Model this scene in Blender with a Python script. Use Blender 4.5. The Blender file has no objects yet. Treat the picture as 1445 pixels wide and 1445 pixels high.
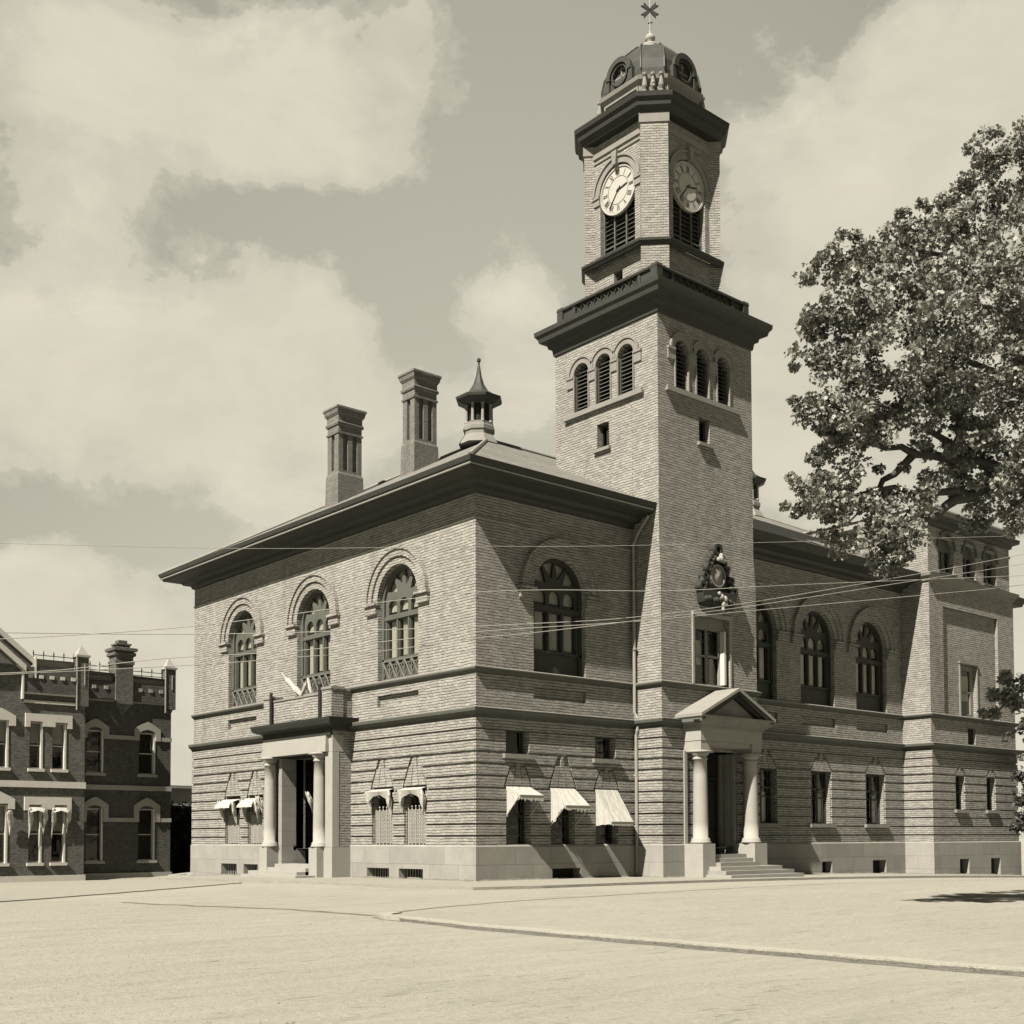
import bpy, bmesh, math, random
import numpy as np
from mathutils import Vector, Matrix
from mathutils.geometry import tessellate_polygon
random.seed(7); rng = np.random.default_rng(11)
SC = bpy.context.scene; COL = SC.collection
R = math.radians
# ------------------------------------------------------------------ camera
CAMP = Vector((-26.646, -32.775, 1.6))
CF = Vector((0.65311993, 0.7562655, 0.03868915)); CR = Vector((0.75691599, -0.65350284, -0.00349632)); CU = Vector((-0.02263932, -0.03156795, 0.99924518))
cam = bpy.data.cameras.new('camera'); co = bpy.data.objects.new('camera', cam); COL.objects.link(co)
m = Matrix((CR, CU, -CF)).transposed().to_4x4(); m.translation = CAMP; co.matrix_world = m
cam.sensor_width = 36; cam.lens = 1696.58 / 1445 * 36; cam.shift_y = (1116.68 - 722.5) / 1445
cam.clip_end = 4000; SC.camera = co
# ------------------------------------------------------------------ sun + exposure
TRAVEL = Vector((1, .24, -1.178)).normalized()
sun = bpy.data.lights.new('sun', 'SUN'); sun.energy = 5.0; sun.angle = R(.5); sun.color = (1, .915, .815)
so = bpy.data.objects.new('sun', sun); COL.objects.link(so); so.rotation_euler = TRAVEL.to_track_quat('-Z', 'Y').to_euler(); so.location = (-30, -10, 40)
SC.view_settings.view_transform = 'Standard'; SC.view_settings.look = 'None'; SC.view_settings.exposure = 1.42; SC.view_settings.gamma = 1
SC.render.resolution_x = SC.render.resolution_y = 1024
# ------------------------------------------------------------------ node helper
class NT:
    def __init__(s, tree): s.t = tree; s.n = tree.nodes; s.l = tree.links
    def add(s, typ, ins=None, **kw):
        n = s.n.new(typ)
        for k, v in kw.items(): setattr(n, k, v)
        for k, v in (ins or {}).items():
            i = n.inputs[k]
            if hasattr(v, 'is_output'): s.l.new(v, i)
            else: i.default_value = v
        return n
    def math(s, op, a, b=0.0, c=None, clamp=False):
        n = s.n.new('ShaderNodeMath'); n.operation = op; n.use_clamp = clamp
        for i, v in enumerate([a, b] + ([c] if c is not None else [])):
            if hasattr(v, 'is_output'): s.l.new(v, n.inputs[i])
            else: n.inputs[i].default_value = v
        return n.outputs[0]
    def vmath(s, op, a, b=None, out=0):
        n = s.n.new('ShaderNodeVectorMath'); n.operation = op
        for i, v in enumerate([a, b]):
            if v is None: continue
            if hasattr(v, 'is_output'): s.l.new(v, n.inputs[i])
            else: n.inputs[i].default_value = v
        return n.outputs[out]
    def mix(s, f, a, b, typ='RGBA', blend='MIX'):
        n = s.n.new('ShaderNodeMix'); n.data_type = typ
        if typ == 'RGBA': n.blend_type = blend
        A, B, O = {'RGBA': (6, 7, 2), 'FLOAT': (2, 3, 0)}[typ]
        for i, v in ((0, f), (A, a), (B, b)):
            if hasattr(v, 'is_output'): s.l.new(v, n.inputs[i])
            else: n.inputs[i].default_value = v
        return n.outputs[O]
    def ramp(s, f, pts, interp='LINEAR'):
        n = s.n.new('ShaderNodeValToRGB'); n.color_ramp.interpolation = interp
        e = n.color_ramp.elements
        while len(e) < len(pts): e.new(.5)
        for el, (p, c) in zip(e, pts): el.position = p; el.color = c if len(c) == 4 else (*c, 1)
        s.l.new(f, n.inputs[0]); return n.outputs[0]
    def noise(s, vec, scale, detail=4, rough=.55, dist=0.0, out=0):
        n = s.add('ShaderNodeTexNoise', {'Vector': vec, 'Scale': scale, 'Detail': detail, 'Roughness': rough, 'Distortion': dist}); return n.outputs[out]
SEP = (1.0, .99, .885)
ALB = .58   # one albedo scale for every surface, set with the exposure above
def tone(v, t=SEP): return (v * t[0] * ALB, v * t[1] * ALB, v * t[2] * ALB, 1)
# ------------------------------------------------------------------ world
def ray_ae(px, py):
    d = (CF + CR * ((px - 722.5) / 1696.58) - CU * ((py - 1116.68) / 1696.58)).normalized()
    return math.degrees(math.atan2(d.x, d.y)), math.degrees(math.asin(d.z))
W = bpy.data.worlds.new('World'); SC.world = W; W.use_nodes = True; W.node_tree.nodes.clear(); N = NT(W.node_tree)
tc = N.add('ShaderNodeTexCoord').outputs['Generated']
sky = N.add('ShaderNodeTexSky', sky_type='NISHITA', sun_disc=False, sun_elevation=math.asin(-TRAVEL.z), sun_rotation=math.atan2(-TRAVEL.x, -TRAVEL.y))
bw = N.add('ShaderNodeRGBToBW', {'Color': sky.outputs[0]}).outputs[0]
sx = N.add('ShaderNodeSeparateXYZ', {'Vector': tc})
X, Y, Z = sx.outputs
warp = N.noise(tc, 5.5, 6, .6); warp2 = N.noise(N.vmath('ADD', tc, (3.1, 7.7, 1.3)), 5.5, 6, .6)
azr = N.math('MULTIPLY', N.math('ARCTAN2', X, Y), 57.29578)
elr = N.math('MULTIPLY', N.math('ARCSINE', Z), 57.29578)
az = N.math('ADD', azr, N.math('MULTIPLY', N.math('SUBTRACT', warp, .5), 13)); el = N.math('ADD', elr, N.math('MULTIPLY', N.math('SUBTRACT', warp2, .5), 10))
CL = [(60, 480, 230, 95, .95), (330, 500, 190, 80, 1.0), (230, 620, 330, 110, .8), (430, 600, 130, 90, .6), (90, 120, 260, 150, .52), (300, 130, 240, 110, .62), (540, 80, 120, 90, .6), (440, 230, 150, 40, .4),
      (60, 830, 110, 50, .8), (200, 930, 300, 90, 1.0), (60, 1060, 300, 90, .9), (1330, 180, 190, 150, .62), (1445, 90, 170, 110, .55), (1230, 330, 190, 130, .6), (700, 400, 75, 60, .5), (760, 500, 95, 80, .55), (1080, 520, 120, 150, .7),
      (1300, 600, 260, 200, .6), (1400, 950, 200, 130, .9), (620, 580, 120, 60, .5), (1100, 650, 80, 60, .5)]
for i in range(7):   # clouds behind and beside the view
    a = 85 + random.random() * 290; e = 8 + random.random() * 55
    CL.append((None, a, e * .5, 10 + random.random() * 8, 3 + random.random() * 4, .4))
dens = None
for c in CL:
    if c[0] is None: _, a, e, sa, se, w = c
    else:
        a, e = ray_ae(c[0], c[1]); sa = c[2] * .033; se = c[3] * .031; w = c[4]
    da = N.math('SUBTRACT', az, a if a <= 180 else a - 360); da = N.math('DIVIDE', da, sa); de = N.math('DIVIDE', N.math('SUBTRACT', el, e), se)
    q = N.math('ADD', N.math('MULTIPLY', da, da), N.math('MULTIPLY', de, de))
    g = N.math('MULTIPLY', N.math('EXPONENT', N.math('MULTIPLY', q, -1.0)), w)
    dens = g if dens is None else N.math('ADD', dens, g)
n1 = N.noise(N.vmath('MULTIPLY', tc, (1, 1, 1.6)), 7, 8, .62, .3)
n2 = N.noise(tc, 26, 5, .6)
dd = N.math('ADD', dens, N.math('MULTIPLY', N.math('SUBTRACT', n1, .5), 1.5)); dd = N.math('ADD', dd, N.math('MULTIPLY', N.math('SUBTRACT', n2, .5), .22))
cf = N.ramp(dd, [(.24, (0, 0, 0)), (.36, (.34, .34, .34)), (.44, (.74, .74, .74)), (.8, (1, 1, 1))], 'EASE')
hz = N.math('POWER', N.math('SUBTRACT', 1.0, N.math('MAXIMUM', Z, 0.0)), 6)
clear = N.math('ADD', N.math('MULTIPLY', bw, .012), N.math('ADD', .014, N.math('MULTIPLY', hz, .10)))
# the sky is kept pale ahead of the camera and dimmed behind to deepen shadows
fw = N.math('MULTIPLY_ADD', N.vmath('DOT_PRODUCT', tc, (.62, .72, .31), out=1), .5, .5, clamp=True)
clear = N.math('ADD', clear, N.math('MULTIPLY', N.math('POWER', fw, 7.0), .148))
cloudv = N.math('ADD', .195, N.math('MULTIPLY', n1, .125))
val = N.mix(cf, clear, cloudv, 'FLOAT')
tint = N.mix(cf, (1.0, .96, .785, 1), (1.0, .94, .76, 1))
colr = N.vmath('SCALE', tint); colr.node.inputs[3].default_value = 1; N.l.new(val, colr.node.inputs['Scale'])
bg = N.add('ShaderNodeBackground', {'Color': colr, 'Strength': 1.0})
N.l.new(bg.outputs[0], N.add('ShaderNodeOutputWorld').inputs[0])
# ------------------------------------------------------------------ materials
MATS = {}
def mat(name):
    m = bpy.data.materials.new(name); m.use_nodes = True; m.node_tree.nodes.clear(); n = NT(m.node_tree); MATS[name] = m
    return m, n
def finish(n, base, rough=.8, bump=None, bstr=.5, bdist=.02, spec=.3, metallic=0.0, normal=None):
    b = n.add('ShaderNodeBsdfPrincipled', {'Base Color': base, 'Roughness': rough, 'Specular IOR Level': spec, 'Metallic': metallic})
    if bump is not None:
        bp_ = n.add('ShaderNodeBump', {'Height': bump, 'Strength': bstr, 'Distance': bdist}); n.l.new(bp_.outputs[0], b.inputs['Normal'])
    n.l.new(b.outputs[0], n.add('ShaderNodeOutputMaterial').inputs[0]); return b
def wallco(n):
    P = n.add('ShaderNodeTexCoord').outputs['Object']; G = n.add('ShaderNodeNewGeometry').outputs['True Normal']
    t = n.vmath('NORMALIZE', n.vmath('CROSS_PRODUCT', (0, 0, 1), G)); u = n.vmath('DOT_PRODUCT', P, t, out=1)
    s = n.add('ShaderNodeSeparateXYZ', {'Vector': P})
    return P, n.add('ShaderNodeCombineXYZ', {'X': u, 'Y': s.outputs[2], 'Z': 0.0}).outputs[0]
def brick(name, v1, v2, vm, rh=.09, bw_=.24, ms=.012, bdist=.03, stain=.35):
    m, n = mat(name); P, uv = wallco(n)
    wob = n.noise(uv, 1.1, 3); wob2 = n.noise(uv, 6, 3, .7)
    uvw = n.vmath('ADD', uv, n.add('ShaderNodeCombineXYZ', {'X': 0.0, 'Y': n.math('ADD', n.math('MULTIPLY', n.math('SUBTRACT', wob, .5), .09), n.math('MULTIPLY', n.math('SUBTRACT', wob2, .5), .055)), 'Z': 0.0}).outputs[0])
    b = n.add('ShaderNodeTexBrick', {'Vector': uvw, 'Color1': tone(v1), 'Color2': tone(v2), 'Mortar': tone(v2), 'Scale': 1.0, 'Mortar Size': 0.0, 'Brick Width': bw_ * .6, 'Row Height': rh})
    rows = n.add('ShaderNodeTexBrick', {'Vector': uvw, 'Scale': 1.0, 'Mortar Size': ms, 'Mortar Smooth': .6, 'Brick Width': 60.0, 'Row Height': rh})
    perp = n.add('ShaderNodeTexBrick', {'Vector': uvw, 'Scale': 1.0, 'Mortar Size': ms * .7, 'Mortar Smooth': .6, 'Brick Width': bw_ * .6, 'Row Height': rh})
    st = n.vmath('MULTIPLY', uv, (1.0, 4.5, 1))
    jv = n.ramp(n.noise(st, 3.2, 4, .7), [(.33, (.25, .25, .25)), (.62, (1, 1, 1))])
    jf = n.math('MULTIPLY', n.math('MAXIMUM', rows.outputs['Fac'], n.math('MULTIPLY', perp.outputs['Fac'], .38)), jv)
    b2 = n.mix(jf, b.outputs[0], tone(vm))
    big = n.noise(P, .45, 6, .6); mid = n.noise(P, 3.2, 5, .7); fine = n.noise(P, 22, 3, .7); smear = n.noise(n.vmath('MULTIPLY', uv, (1, .25, 1)), 1.2, 5, .65)
    f = n.math('ADD', n.math('MULTIPLY', big, stain), n.math('ADD', n.math('MULTIPLY', mid, .30), n.math('ADD', n.math('MULTIPLY', fine, .35), n.math('MULTIPLY', smear, .3))))
    f = n.math('ADD', f, 1 - (stain + .95) / 2)
    rain = n.noise(n.vmath('MULTIPLY', uv, (1.6, .13, 1)), 1.0, 5, .6); soot = n.math('MULTIPLY', n.ramp(rain, [(.52, (0, 0, 0)), (.72, (1, 1, 1))]), .16); f = n.math('SUBTRACT', f, soot)
    c = n.vmath('SCALE', b2); n.l.new(f, c.node.inputs['Scale'])
    h = n.math('SUBTRACT', n.math('MULTIPLY', n.math('ADD', fine, n.noise(st, 7, 3, .6)), .45), jf)
    finish(n, c, .88, h, .8, bdist, .15); return m
brick('pale_brick', .44, .325, .085, rh=.105, bw_=.42, ms=.02, bdist=.045)
brick('chimney_brick', .24, .19, .09, rh=.1)  # even, darker brick tone of the chimneys
brick('dark_brick', .115, .075, .17, rh=.085, ms=.011, bdist=.015)
brick('house_brick', .17, .10, .20, rh=.085, ms=.011, bdist=.015)
def rough_mat(name, v, s1=.6, s2=14, a1=.25, a2=.25, rough=.85, bdist=.01, spec=.2, tint=SEP, metallic=0.0, stretch=(1, 1, 1), bstr=.5):
    m, n = mat(name); P = n.add('ShaderNodeTexCoord').outputs['Object']; P = n.vmath('MULTIPLY', P, stretch)
    f1 = n.noise(P, s1, 6, .65); f2 = n.noise(P, s2, 4, .6)
    f = n.math('ADD', n.math('MULTIPLY', n.math('SUBTRACT', f1, .5), a1 * 2), n.math('ADD', 1.0, n.math('MULTIPLY', n.math('SUBTRACT', f2, .5), a2 * 2)))
    c = n.vmath('SCALE', tone(v, tint)[:3]); n.l.new(f, c.node.inputs['Scale'])
    finish(n, c, rough, f2, bstr, bdist, spec, metallic); return m
GRN = (.95, 1.0, .83)
m, n = mat('granite'); P, uv = wallco(n)
b = n.add('ShaderNodeTexBrick', {'Vector': uv, 'Color1': tone(.36), 'Color2': tone(.31), 'Mortar': tone(.2), 'Scale': 1.0, 'Mortar Size': .008, 'Mortar Smooth': .3, 'Brick Width': 1.7, 'Row Height': .64})
f = n.math('ADD', .42, n.math('ADD', n.math('MULTIPLY', n.noise(P, 1.1, 6, .7), .55), n.math('ADD', n.math('MULTIPLY', n.noise(P, 28, 4, .7), .4), n.math('MULTIPLY', n.noise(n.vmath('MULTIPLY', uv, (2, .3, 1)), 1.5, 5, .65), .2))))
c = n.vmath('SCALE', b.outputs[0]); n.l.new(f, c.node.inputs['Scale']); finish(n, c, .85, n.math('SUBTRACT', n.noise(P, 30, 4, .7), b.outputs['Fac']), .6, .015, .2)
rough_mat('trim_stone', .27, 1.5, 20, .3, .15)
rough_mat('pale_stone', .39, 1.5, 20, .15, .12)
rough_mat('dark_trim', .045, 1.2, 14, .3, .2, .6, tint=GRN)
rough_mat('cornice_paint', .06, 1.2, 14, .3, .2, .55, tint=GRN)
rough_mat('dark_wood', .055, 2, 20, .3, .2, .5, tint=GRN)
rough_mat('frame_wood', .125, 2, 20, .3, .2, .5, tint=GRN)
rough_mat('white_paint', .66, 2, 16, .12, .1, .6)
rough_mat('belt_shade_stone', .105, 1.2, 14, .4, .25, .6, tint=GRN)  # darkened stone: shade of the overhanging belt profile put into its colour
rough_mat('iron', .03, 2, 20, .2, .2, .5, tint=GRN)
rough_mat('tin_roof', .31, 1.5, 12, .2, .15, .6)
rough_mat('grey_iron', .2, 2, 20, .2, .2, .5)
rough_mat('pale_iron', .5, 2, 20, .2, .2, .5)
rough_mat('copper', .06, 1.6, 9, .5, .35, .6, tint=GRN, spec=.25)
rough_mat('canvas', .52, 2.2, 5, .16, .08, .9, bdist=.05, bstr=.45, stretch=(1, 1, .6))
rough_mat('curtain', .42, 2, 26, .2, .15, .9, stretch=(6, 6, .4))
rough_mat('door_wood', .04, 2, 20, .3, .2, .45, tint=GRN)
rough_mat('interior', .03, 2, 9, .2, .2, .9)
rough_mat('bark', .09, 2, 16, .3, .35, .9, bdist=.04)
rough_mat('plank_wood', .5, 2, 16, .2, .2, .8)
rough_mat('wire_metal', .4, 2, 16, .1, .1, .5)
rough_mat('pipe_metal', .33, 2, 16, .2, .1, .55)
rough_mat('shield_stone', .05, 3, 18, .35, .3, .6, tint=GRN)
# slate
m, n = mat('slate'); P, uv = wallco(n)
b = n.add('ShaderNodeTexBrick', {'Vector': uv, 'Color1': tone(.27), 'Color2': tone(.19), 'Mortar': tone(.10), 'Scale': 1.0, 'Mortar Size': .012, 'Mortar Smooth': .4, 'Brick Width': .35, 'Row Height': .13})
f = n.math('ADD', .55, n.math('ADD', n.math('MULTIPLY', n.noise(P, .7, 6, .65), .5), n.math('MULTIPLY', n.noise(P, 12, 3), .4)))
c = n.vmath('SCALE', b.outputs[0]); n.l.new(f, c.node.inputs['Scale']); finish(n, c, .6, n.math('MULTIPLY', b.outputs['Fac'], -1.0), .6, .02, .35)
# glass
m, n = mat('glass')
fr = n.math('POWER', n.add('ShaderNodeLayerWeight', {'Blend': .5}).outputs['Facing'], 3.0)
wav = n.noise(n.add('ShaderNodeTexCoord').outputs['Object'], 3, 2)
bmp = n.add('ShaderNodeBump', {'Height': wav, 'Strength': .12, 'Distance': .05})
gl = n.add('ShaderNodeBsdfGlossy', {'Color': (.9, .9, .8, 1), 'Roughness': .06}); n.l.new(bmp.outputs[0], gl.inputs['Normal'])
tr = n.add('ShaderNodeBsdfTransparent', {'Color': (.93, .93, .88, 1)})
ms = n.add('ShaderNodeMixShader', {0: n.math('ADD', n.math('MULTIPLY', fr, .6), .05)}); n.l.new(tr.outputs[0], ms.inputs[1]); n.l.new(gl.outputs[0], ms.inputs[2])
n.l.new(ms.outputs[0], n.add('ShaderNodeOutputMaterial').inputs[0])
# leaves
def leafmat(name, lo, hi):
    m, n = mat(name)
    oi = n.add('ShaderNodeNewGeometry').outputs['Random Per Island']
    P = n.add('ShaderNodeTexCoord').outputs['Object']; cl = n.noise(P, 1.1, 3)
    f = n.math('ADD', n.math('MULTIPLY', oi, .6), n.math('MULTIPLY', cl, .5), clamp=True)
    c = n.mix(f, tone(lo, (.98, 1, .84)), tone(hi, (.98, 1, .84)))
    b = n.add('ShaderNodeBsdfPrincipled', {'Base Color': c, 'Roughness': .5, 'Specular IOR Level': .3})
    t = n.add('ShaderNodeBsdfTranslucent', {'Color': c}); ms = n.add('ShaderNodeMixShader', {0: .1})
    n.l.new(b.outputs[0], ms.inputs[1]); n.l.new(t.outputs[0], ms.inputs[2]); n.l.new(ms.outputs[0], n.add('ShaderNodeOutputMaterial').inputs[0])
leafmat('far_leaf', .02, .12); leafmat('leaf', .03, .43); leafmat('ivy', .015, .05)
# ground
def groundmat(name, v, streak=.22, fine=.2, pits=.35):
    m, n = mat(name); P = n.add('ShaderNodeTexCoord').outputs['Object']
    # wheel tracks run along the street, so streaks are stretched across the camera axis
    rot = n.add('ShaderNodeMapping', {'Vector': P, 'Rotation': (0, 0, R(40.8)), 'Scale': (.22, 1.3, 1)}).outputs[0]
    st = n.noise(rot, 1.4, 7, .66, .4); big = n.noise(P, .09, 5, .6); fi = n.noise(P, 9, 6, .75); peb = n.noise(P, 38, 3, .6)
    st2 = n.noise(rot, 6, 5, .7, .6)
    f = n.math('ADD', 1.0, n.math('MULTIPLY', n.math('SUBTRACT', st, .5), streak * 2.2))
    f = n.math('ADD', f, n.math('MULTIPLY', n.math('SUBTRACT', big, .5), .30)); f = n.math('ADD', f, n.math('MULTIPLY', n.math('SUBTRACT', fi, .5), fine * 3))
    f = n.math('ADD', f, n.math('MULTIPLY', n.math('SUBTRACT', peb, .5), .45))
    dk = n.math('MULTIPLY', n.ramp(st2, [(.33, (1, 1, 1)), (.41, (0, 0, 0))]), pits); f = n.math('SUBTRACT', f, dk)
    vo = n.add('ShaderNodeTexVoronoi', {'Vector': P, 'Scale': 2.2, 'Randomness': 1.0}).outputs['Distance']; sp = n.math('MULTIPLY', n.math('LESS_THAN', n.math('ADD', vo, n.math('MULTIPLY', fi, .06)), .062), n.math('MULTIPLY', pits, 1.0)); f = n.math('MAXIMUM', n.math('SUBTRACT', f, sp), .22)
    c = n.vmath('SCALE', tone(v, (1, .985, .83))[:3]); n.l.new(f, c.node.inputs['Scale'])
    hh = n.math('ADD', n.math('MULTIPLY', st, .9), n.math('ADD', n.math('MULTIPLY', fi, .7), n.math('ADD', n.math('MULTIPLY', peb, .2), n.math('MULTIPLY', st2, .5))))
    finish(n, c, .95, hh, .7, .09, .1); return m
groundmat('road_dirt', .40); groundmat('verge_dirt', .40, .14, .22, .35); groundmat('sidewalk', .37, .08, .1, .15); groundmat('gutter_dirt_shade', .22, .3, .4, .6)
groundmat('kerb_stone', .47, .1, .12, .2)
# clock face material is plain enamel; numerals are geometry
rough_mat('enamel', .52, 2, 10, .06, .04, .4)
def M(k): return MATS[k]
# ------------------------------------------------------------------ mesh helpers
class MB:
    def __init__(s): s.v = []; s.f = []
    def add(s, vs, fs):
        o = len(s.v); s.v += [tuple(x) for x in vs]; s.f += [tuple(i + o for i in f) for f in fs]; return s
    def poly(s, pts): return s.add(pts, [tuple(range(len(pts)))])
    def box(s, x0, x1, y0, y1, z0, z1):
        vs = [(x, y, z) for z in (z0, z1) for x, y in ((x0, y0), (x1, y0), (x1, y1), (x0, y1))]
        return s.add(vs, [(0, 3, 2, 1), (4, 5, 6, 7), (0, 1, 5, 4), (1, 2, 6, 5), (2, 3, 7, 6), (3, 0, 4, 7)])
    def tube(s, pts, r, n=6, cap=True):
        pts = [Vector(p) for p in pts]; rs = r if isinstance(r, (list, tuple)) else [r] * len(pts)
        rings = []
        for i, p in enumerate(pts):
            d = (pts[min(i + 1, len(pts) - 1)] - pts[max(i - 1, 0)]).normalized()
            a = d.cross(Vector((0, 0, 1)));
            if a.length < .05: a = d.cross(Vector((1, 0, 0)))
            a.normalize(); b = d.cross(a)
            rings.append([p + (a * math.cos(t) + b * math.sin(t)) * rs[i] for t in [2 * math.pi * k / n for k in range(n)]])
        vs = [v for r_ in rings for v in r_]; fs = []
        for i in range(len(pts) - 1):
            for k in range(n): fs.append((i * n + k, i * n + (k + 1) % n, (i + 1) * n + (k + 1) % n, (i + 1) * n + k))
        if cap: fs += [tuple(range(n)), tuple((len(pts) - 1) * n + k for k in range(n))]
        return s.add(vs, fs)
    def lathe(s, cx, cy, prof, n=16, rot=0.0, sq=None):
        vs = []; fs = []
        for r, z in prof:
            for k in range(n):
                t = rot + 2 * math.pi * k / n; vs.append((cx + r * math.cos(t), cy + r * math.sin(t), z))
        for i in range(len(prof) - 1):
            for k in range(n): fs.append((i * n + k, i * n + (k + 1) % n, (i + 1) * n + (k + 1) % n, (i + 1) * n + k))
        fs += [tuple(range(n - 1, -1, -1)), tuple((len(prof) - 1) * n + k for k in range(n))]
        return s.add(vs, fs)
    def sphere(s, c, r, n=8, sc=(1, 1, 1)):
        vs = [(c[0] + r * sc[0] * math.sin(math.pi * i / n) * math.cos(2 * math.pi * k / (2 * n)), c[1] + r * sc[1] * math.sin(math.pi * i / n) * math.sin(2 * math.pi * k / (2 * n)), c[2] + r * sc[2] * math.cos(math.pi * i / n)) for i in range(n + 1) for k in range(2 * n)]
        fs = [(i * 2 * n + k, i * 2 * n + (k + 1) % (2 * n), (i + 1) * 2 * n + (k + 1) % (2 * n), (i + 1) * 2 * n + k) for i in range(n) for k in range(2 * n)]
        return s.add(vs, fs)
    def sweep(s, path, prof, closed=True):
        """path: 2D points, outward = right-hand side of travel; prof: (offset, z)"""
        n = len(path); rows = []
        for off, z in prof:
            row = []
            for i in range(n):
                p = Vector(path[i]); a = Vector(path[i - 1]) if (closed or i > 0) else None; b = Vector(path[(i + 1) % n]) if (closed or i < n - 1) else None
                d1 = (p - a).normalized() if a else None; d2 = (b - p).normalized() if b else None
                n1 = Vector((d1.y, -d1.x)) if d1 else None; n2 = Vector((d2.y, -d2.x)) if d2 else None
                if n1 and n2:
                    mm = (n1 + n2); k = 1 / max(.2, mm.dot(n1)); q = p + mm * k * off
                else: q = p + (n1 or n2) * off
                row.append((q.x, q.y, z))
            rows.append(row)
        vs = [v for r_ in rows for v in r_]; fs = []; e = n if closed else n - 1
        for i in range(len(prof) - 1):
            for k in range(e): fs.append((i * n + k, i * n + (k + 1) % n, (i + 1) * n + (k + 1) % n, (i + 1) * n + k))
        if not closed:
            fs += [tuple(i * n for i in range(len(prof))), tuple(i * n + n - 1 for i in range(len(prof)))]
        return s.add(vs, fs)
    def build(s, name, material, parent=None, smooth=False):
        me = bpy.data.meshes.new(name); me.from_pydata(s.v, [], s.f); me.materials.append(M(material))
        if smooth:
            for p in me.polygons: p.use_smooth = True
        me.update()
        bm = bmesh.new(); bm.from_mesh(me)
        try: bmesh.ops.recalc_face_normals(bm, faces=bm.faces)
        except Exception: pass
        bm.to_mesh(me); bm.free()
        o = bpy.data.objects.new(name, me); COL.objects.link(o)
        if parent is not None: o.parent = parent
        return o
class Fac:
    """a wall plane: u runs along it, d is outward"""
    def __init__(s, o, u, n): s.o = o; s.u = u; s.n = n
    def P(s, u, z, d=0.0): return (s.o[0] + s.u[0] * u + s.n[0] * d, s.o[1] + s.u[1] * u + s.n[1] * d, z)
    def plate(s, mb, outer, holes=(), d=0.0, back=None, hback=None):
        loops = [list(outer)] + [list(h) for h in holes]
        tris = tessellate_polygon([[Vector((u, z, 0)) for u, z in l] for l in loops])
        flat = [p for l in loops for p in l]
        mb.add([s.P(u, z, d) for u, z in flat], [tuple(t) for t in tris])
        for i, l in enumerate(loops):
            b = back if i == 0 else (hback if hback is not None else back)
            if b is None: continue
            for k in range(len(l)):
                a, c = l[k], l[(k + 1) % len(l)]
                mb.add([s.P(*a, d), s.P(*c, d), s.P(*c, b), s.P(*a, b)], [(0, 1, 2, 3)])
    def box(s, mb, u0, u1, z0, z1, d0, d1):
        a = [s.P(u, z, d) for z in (z0, z1) for u, d in ((u0, d0), (u1, d0), (u1, d1), (u0, d1))]
        mb.add(a, [(0, 3, 2, 1), (4, 5, 6, 7), (0, 1, 5, 4), (1, 2, 6, 5), (2, 3, 7, 6), (3, 0, 4, 7)])
    def trap(s, mb, pts, d0, d1): s.plate(mb, pts, (), d1, d0)
    def ring(s, mb, cu, cz, r0, r1, d0, d1, a0=0, a1=180, n=20):
        A = [R(a0 + (a1 - a0) * k / n) for k in range(n + 1)]
        outer = [(cu + r1 * math.cos(a), cz + r1 * math.sin(a)) for a in A] + [(cu + r0 * math.cos(a), cz + r0 * math.sin(a)) for a in reversed(A)]
        for k in range(n):
            q = [outer[k], outer[k + 1], outer[2 * n - k], outer[2 * n + 1 - k]]
            mb.add([s.P(*p, d1) for p in q], [(0, 1, 2, 3)])
            mb.add([s.P(*q[0], d1), s.P(*q[1], d1), s.P(*q[1], d0), s.P(*q[0], d0)], [(0, 1, 2, 3)])
            mb.add([s.P(*q[3], d1), s.P(*q[2], d1), s.P(*q[2], d0), s.P(*q[3], d0)], [(0, 1, 2, 3)])
def rect(u0, u1, z0, z1): return [(u0, z0), (u1, z0), (u1, z1), (u0, z1)]
def arch(u0, u1, z0, zs, n=16):
    c = (u0 + u1) / 2; r = (u1 - u0) / 2
    return [(u0, z0), (u1, z0)] + [(c + r * math.cos(R(180 * k / n)), zs + r * math.sin(R(180 * k / n))) for k in range(n + 1)]
def empty(name, loc=(0, 0, 0), label=None, cat=None, group=None, rz=0):
    o = bpy.data.objects.new(name, None); COL.objects.link(o); o.location = loc; o.rotation_euler = (0, 0, rz); o.empty_display_size = .3
    if label: tag(o, label, cat, group)
    return o
def tag(o, label, cat, group=None):
    o['label'] = label; o['category'] = cat
    if group: o['group'] = group
    return o
def struct(mb, name, material, kind='structure'):
    o = mb.build(name, material); o['kind'] = kind; return o
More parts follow.
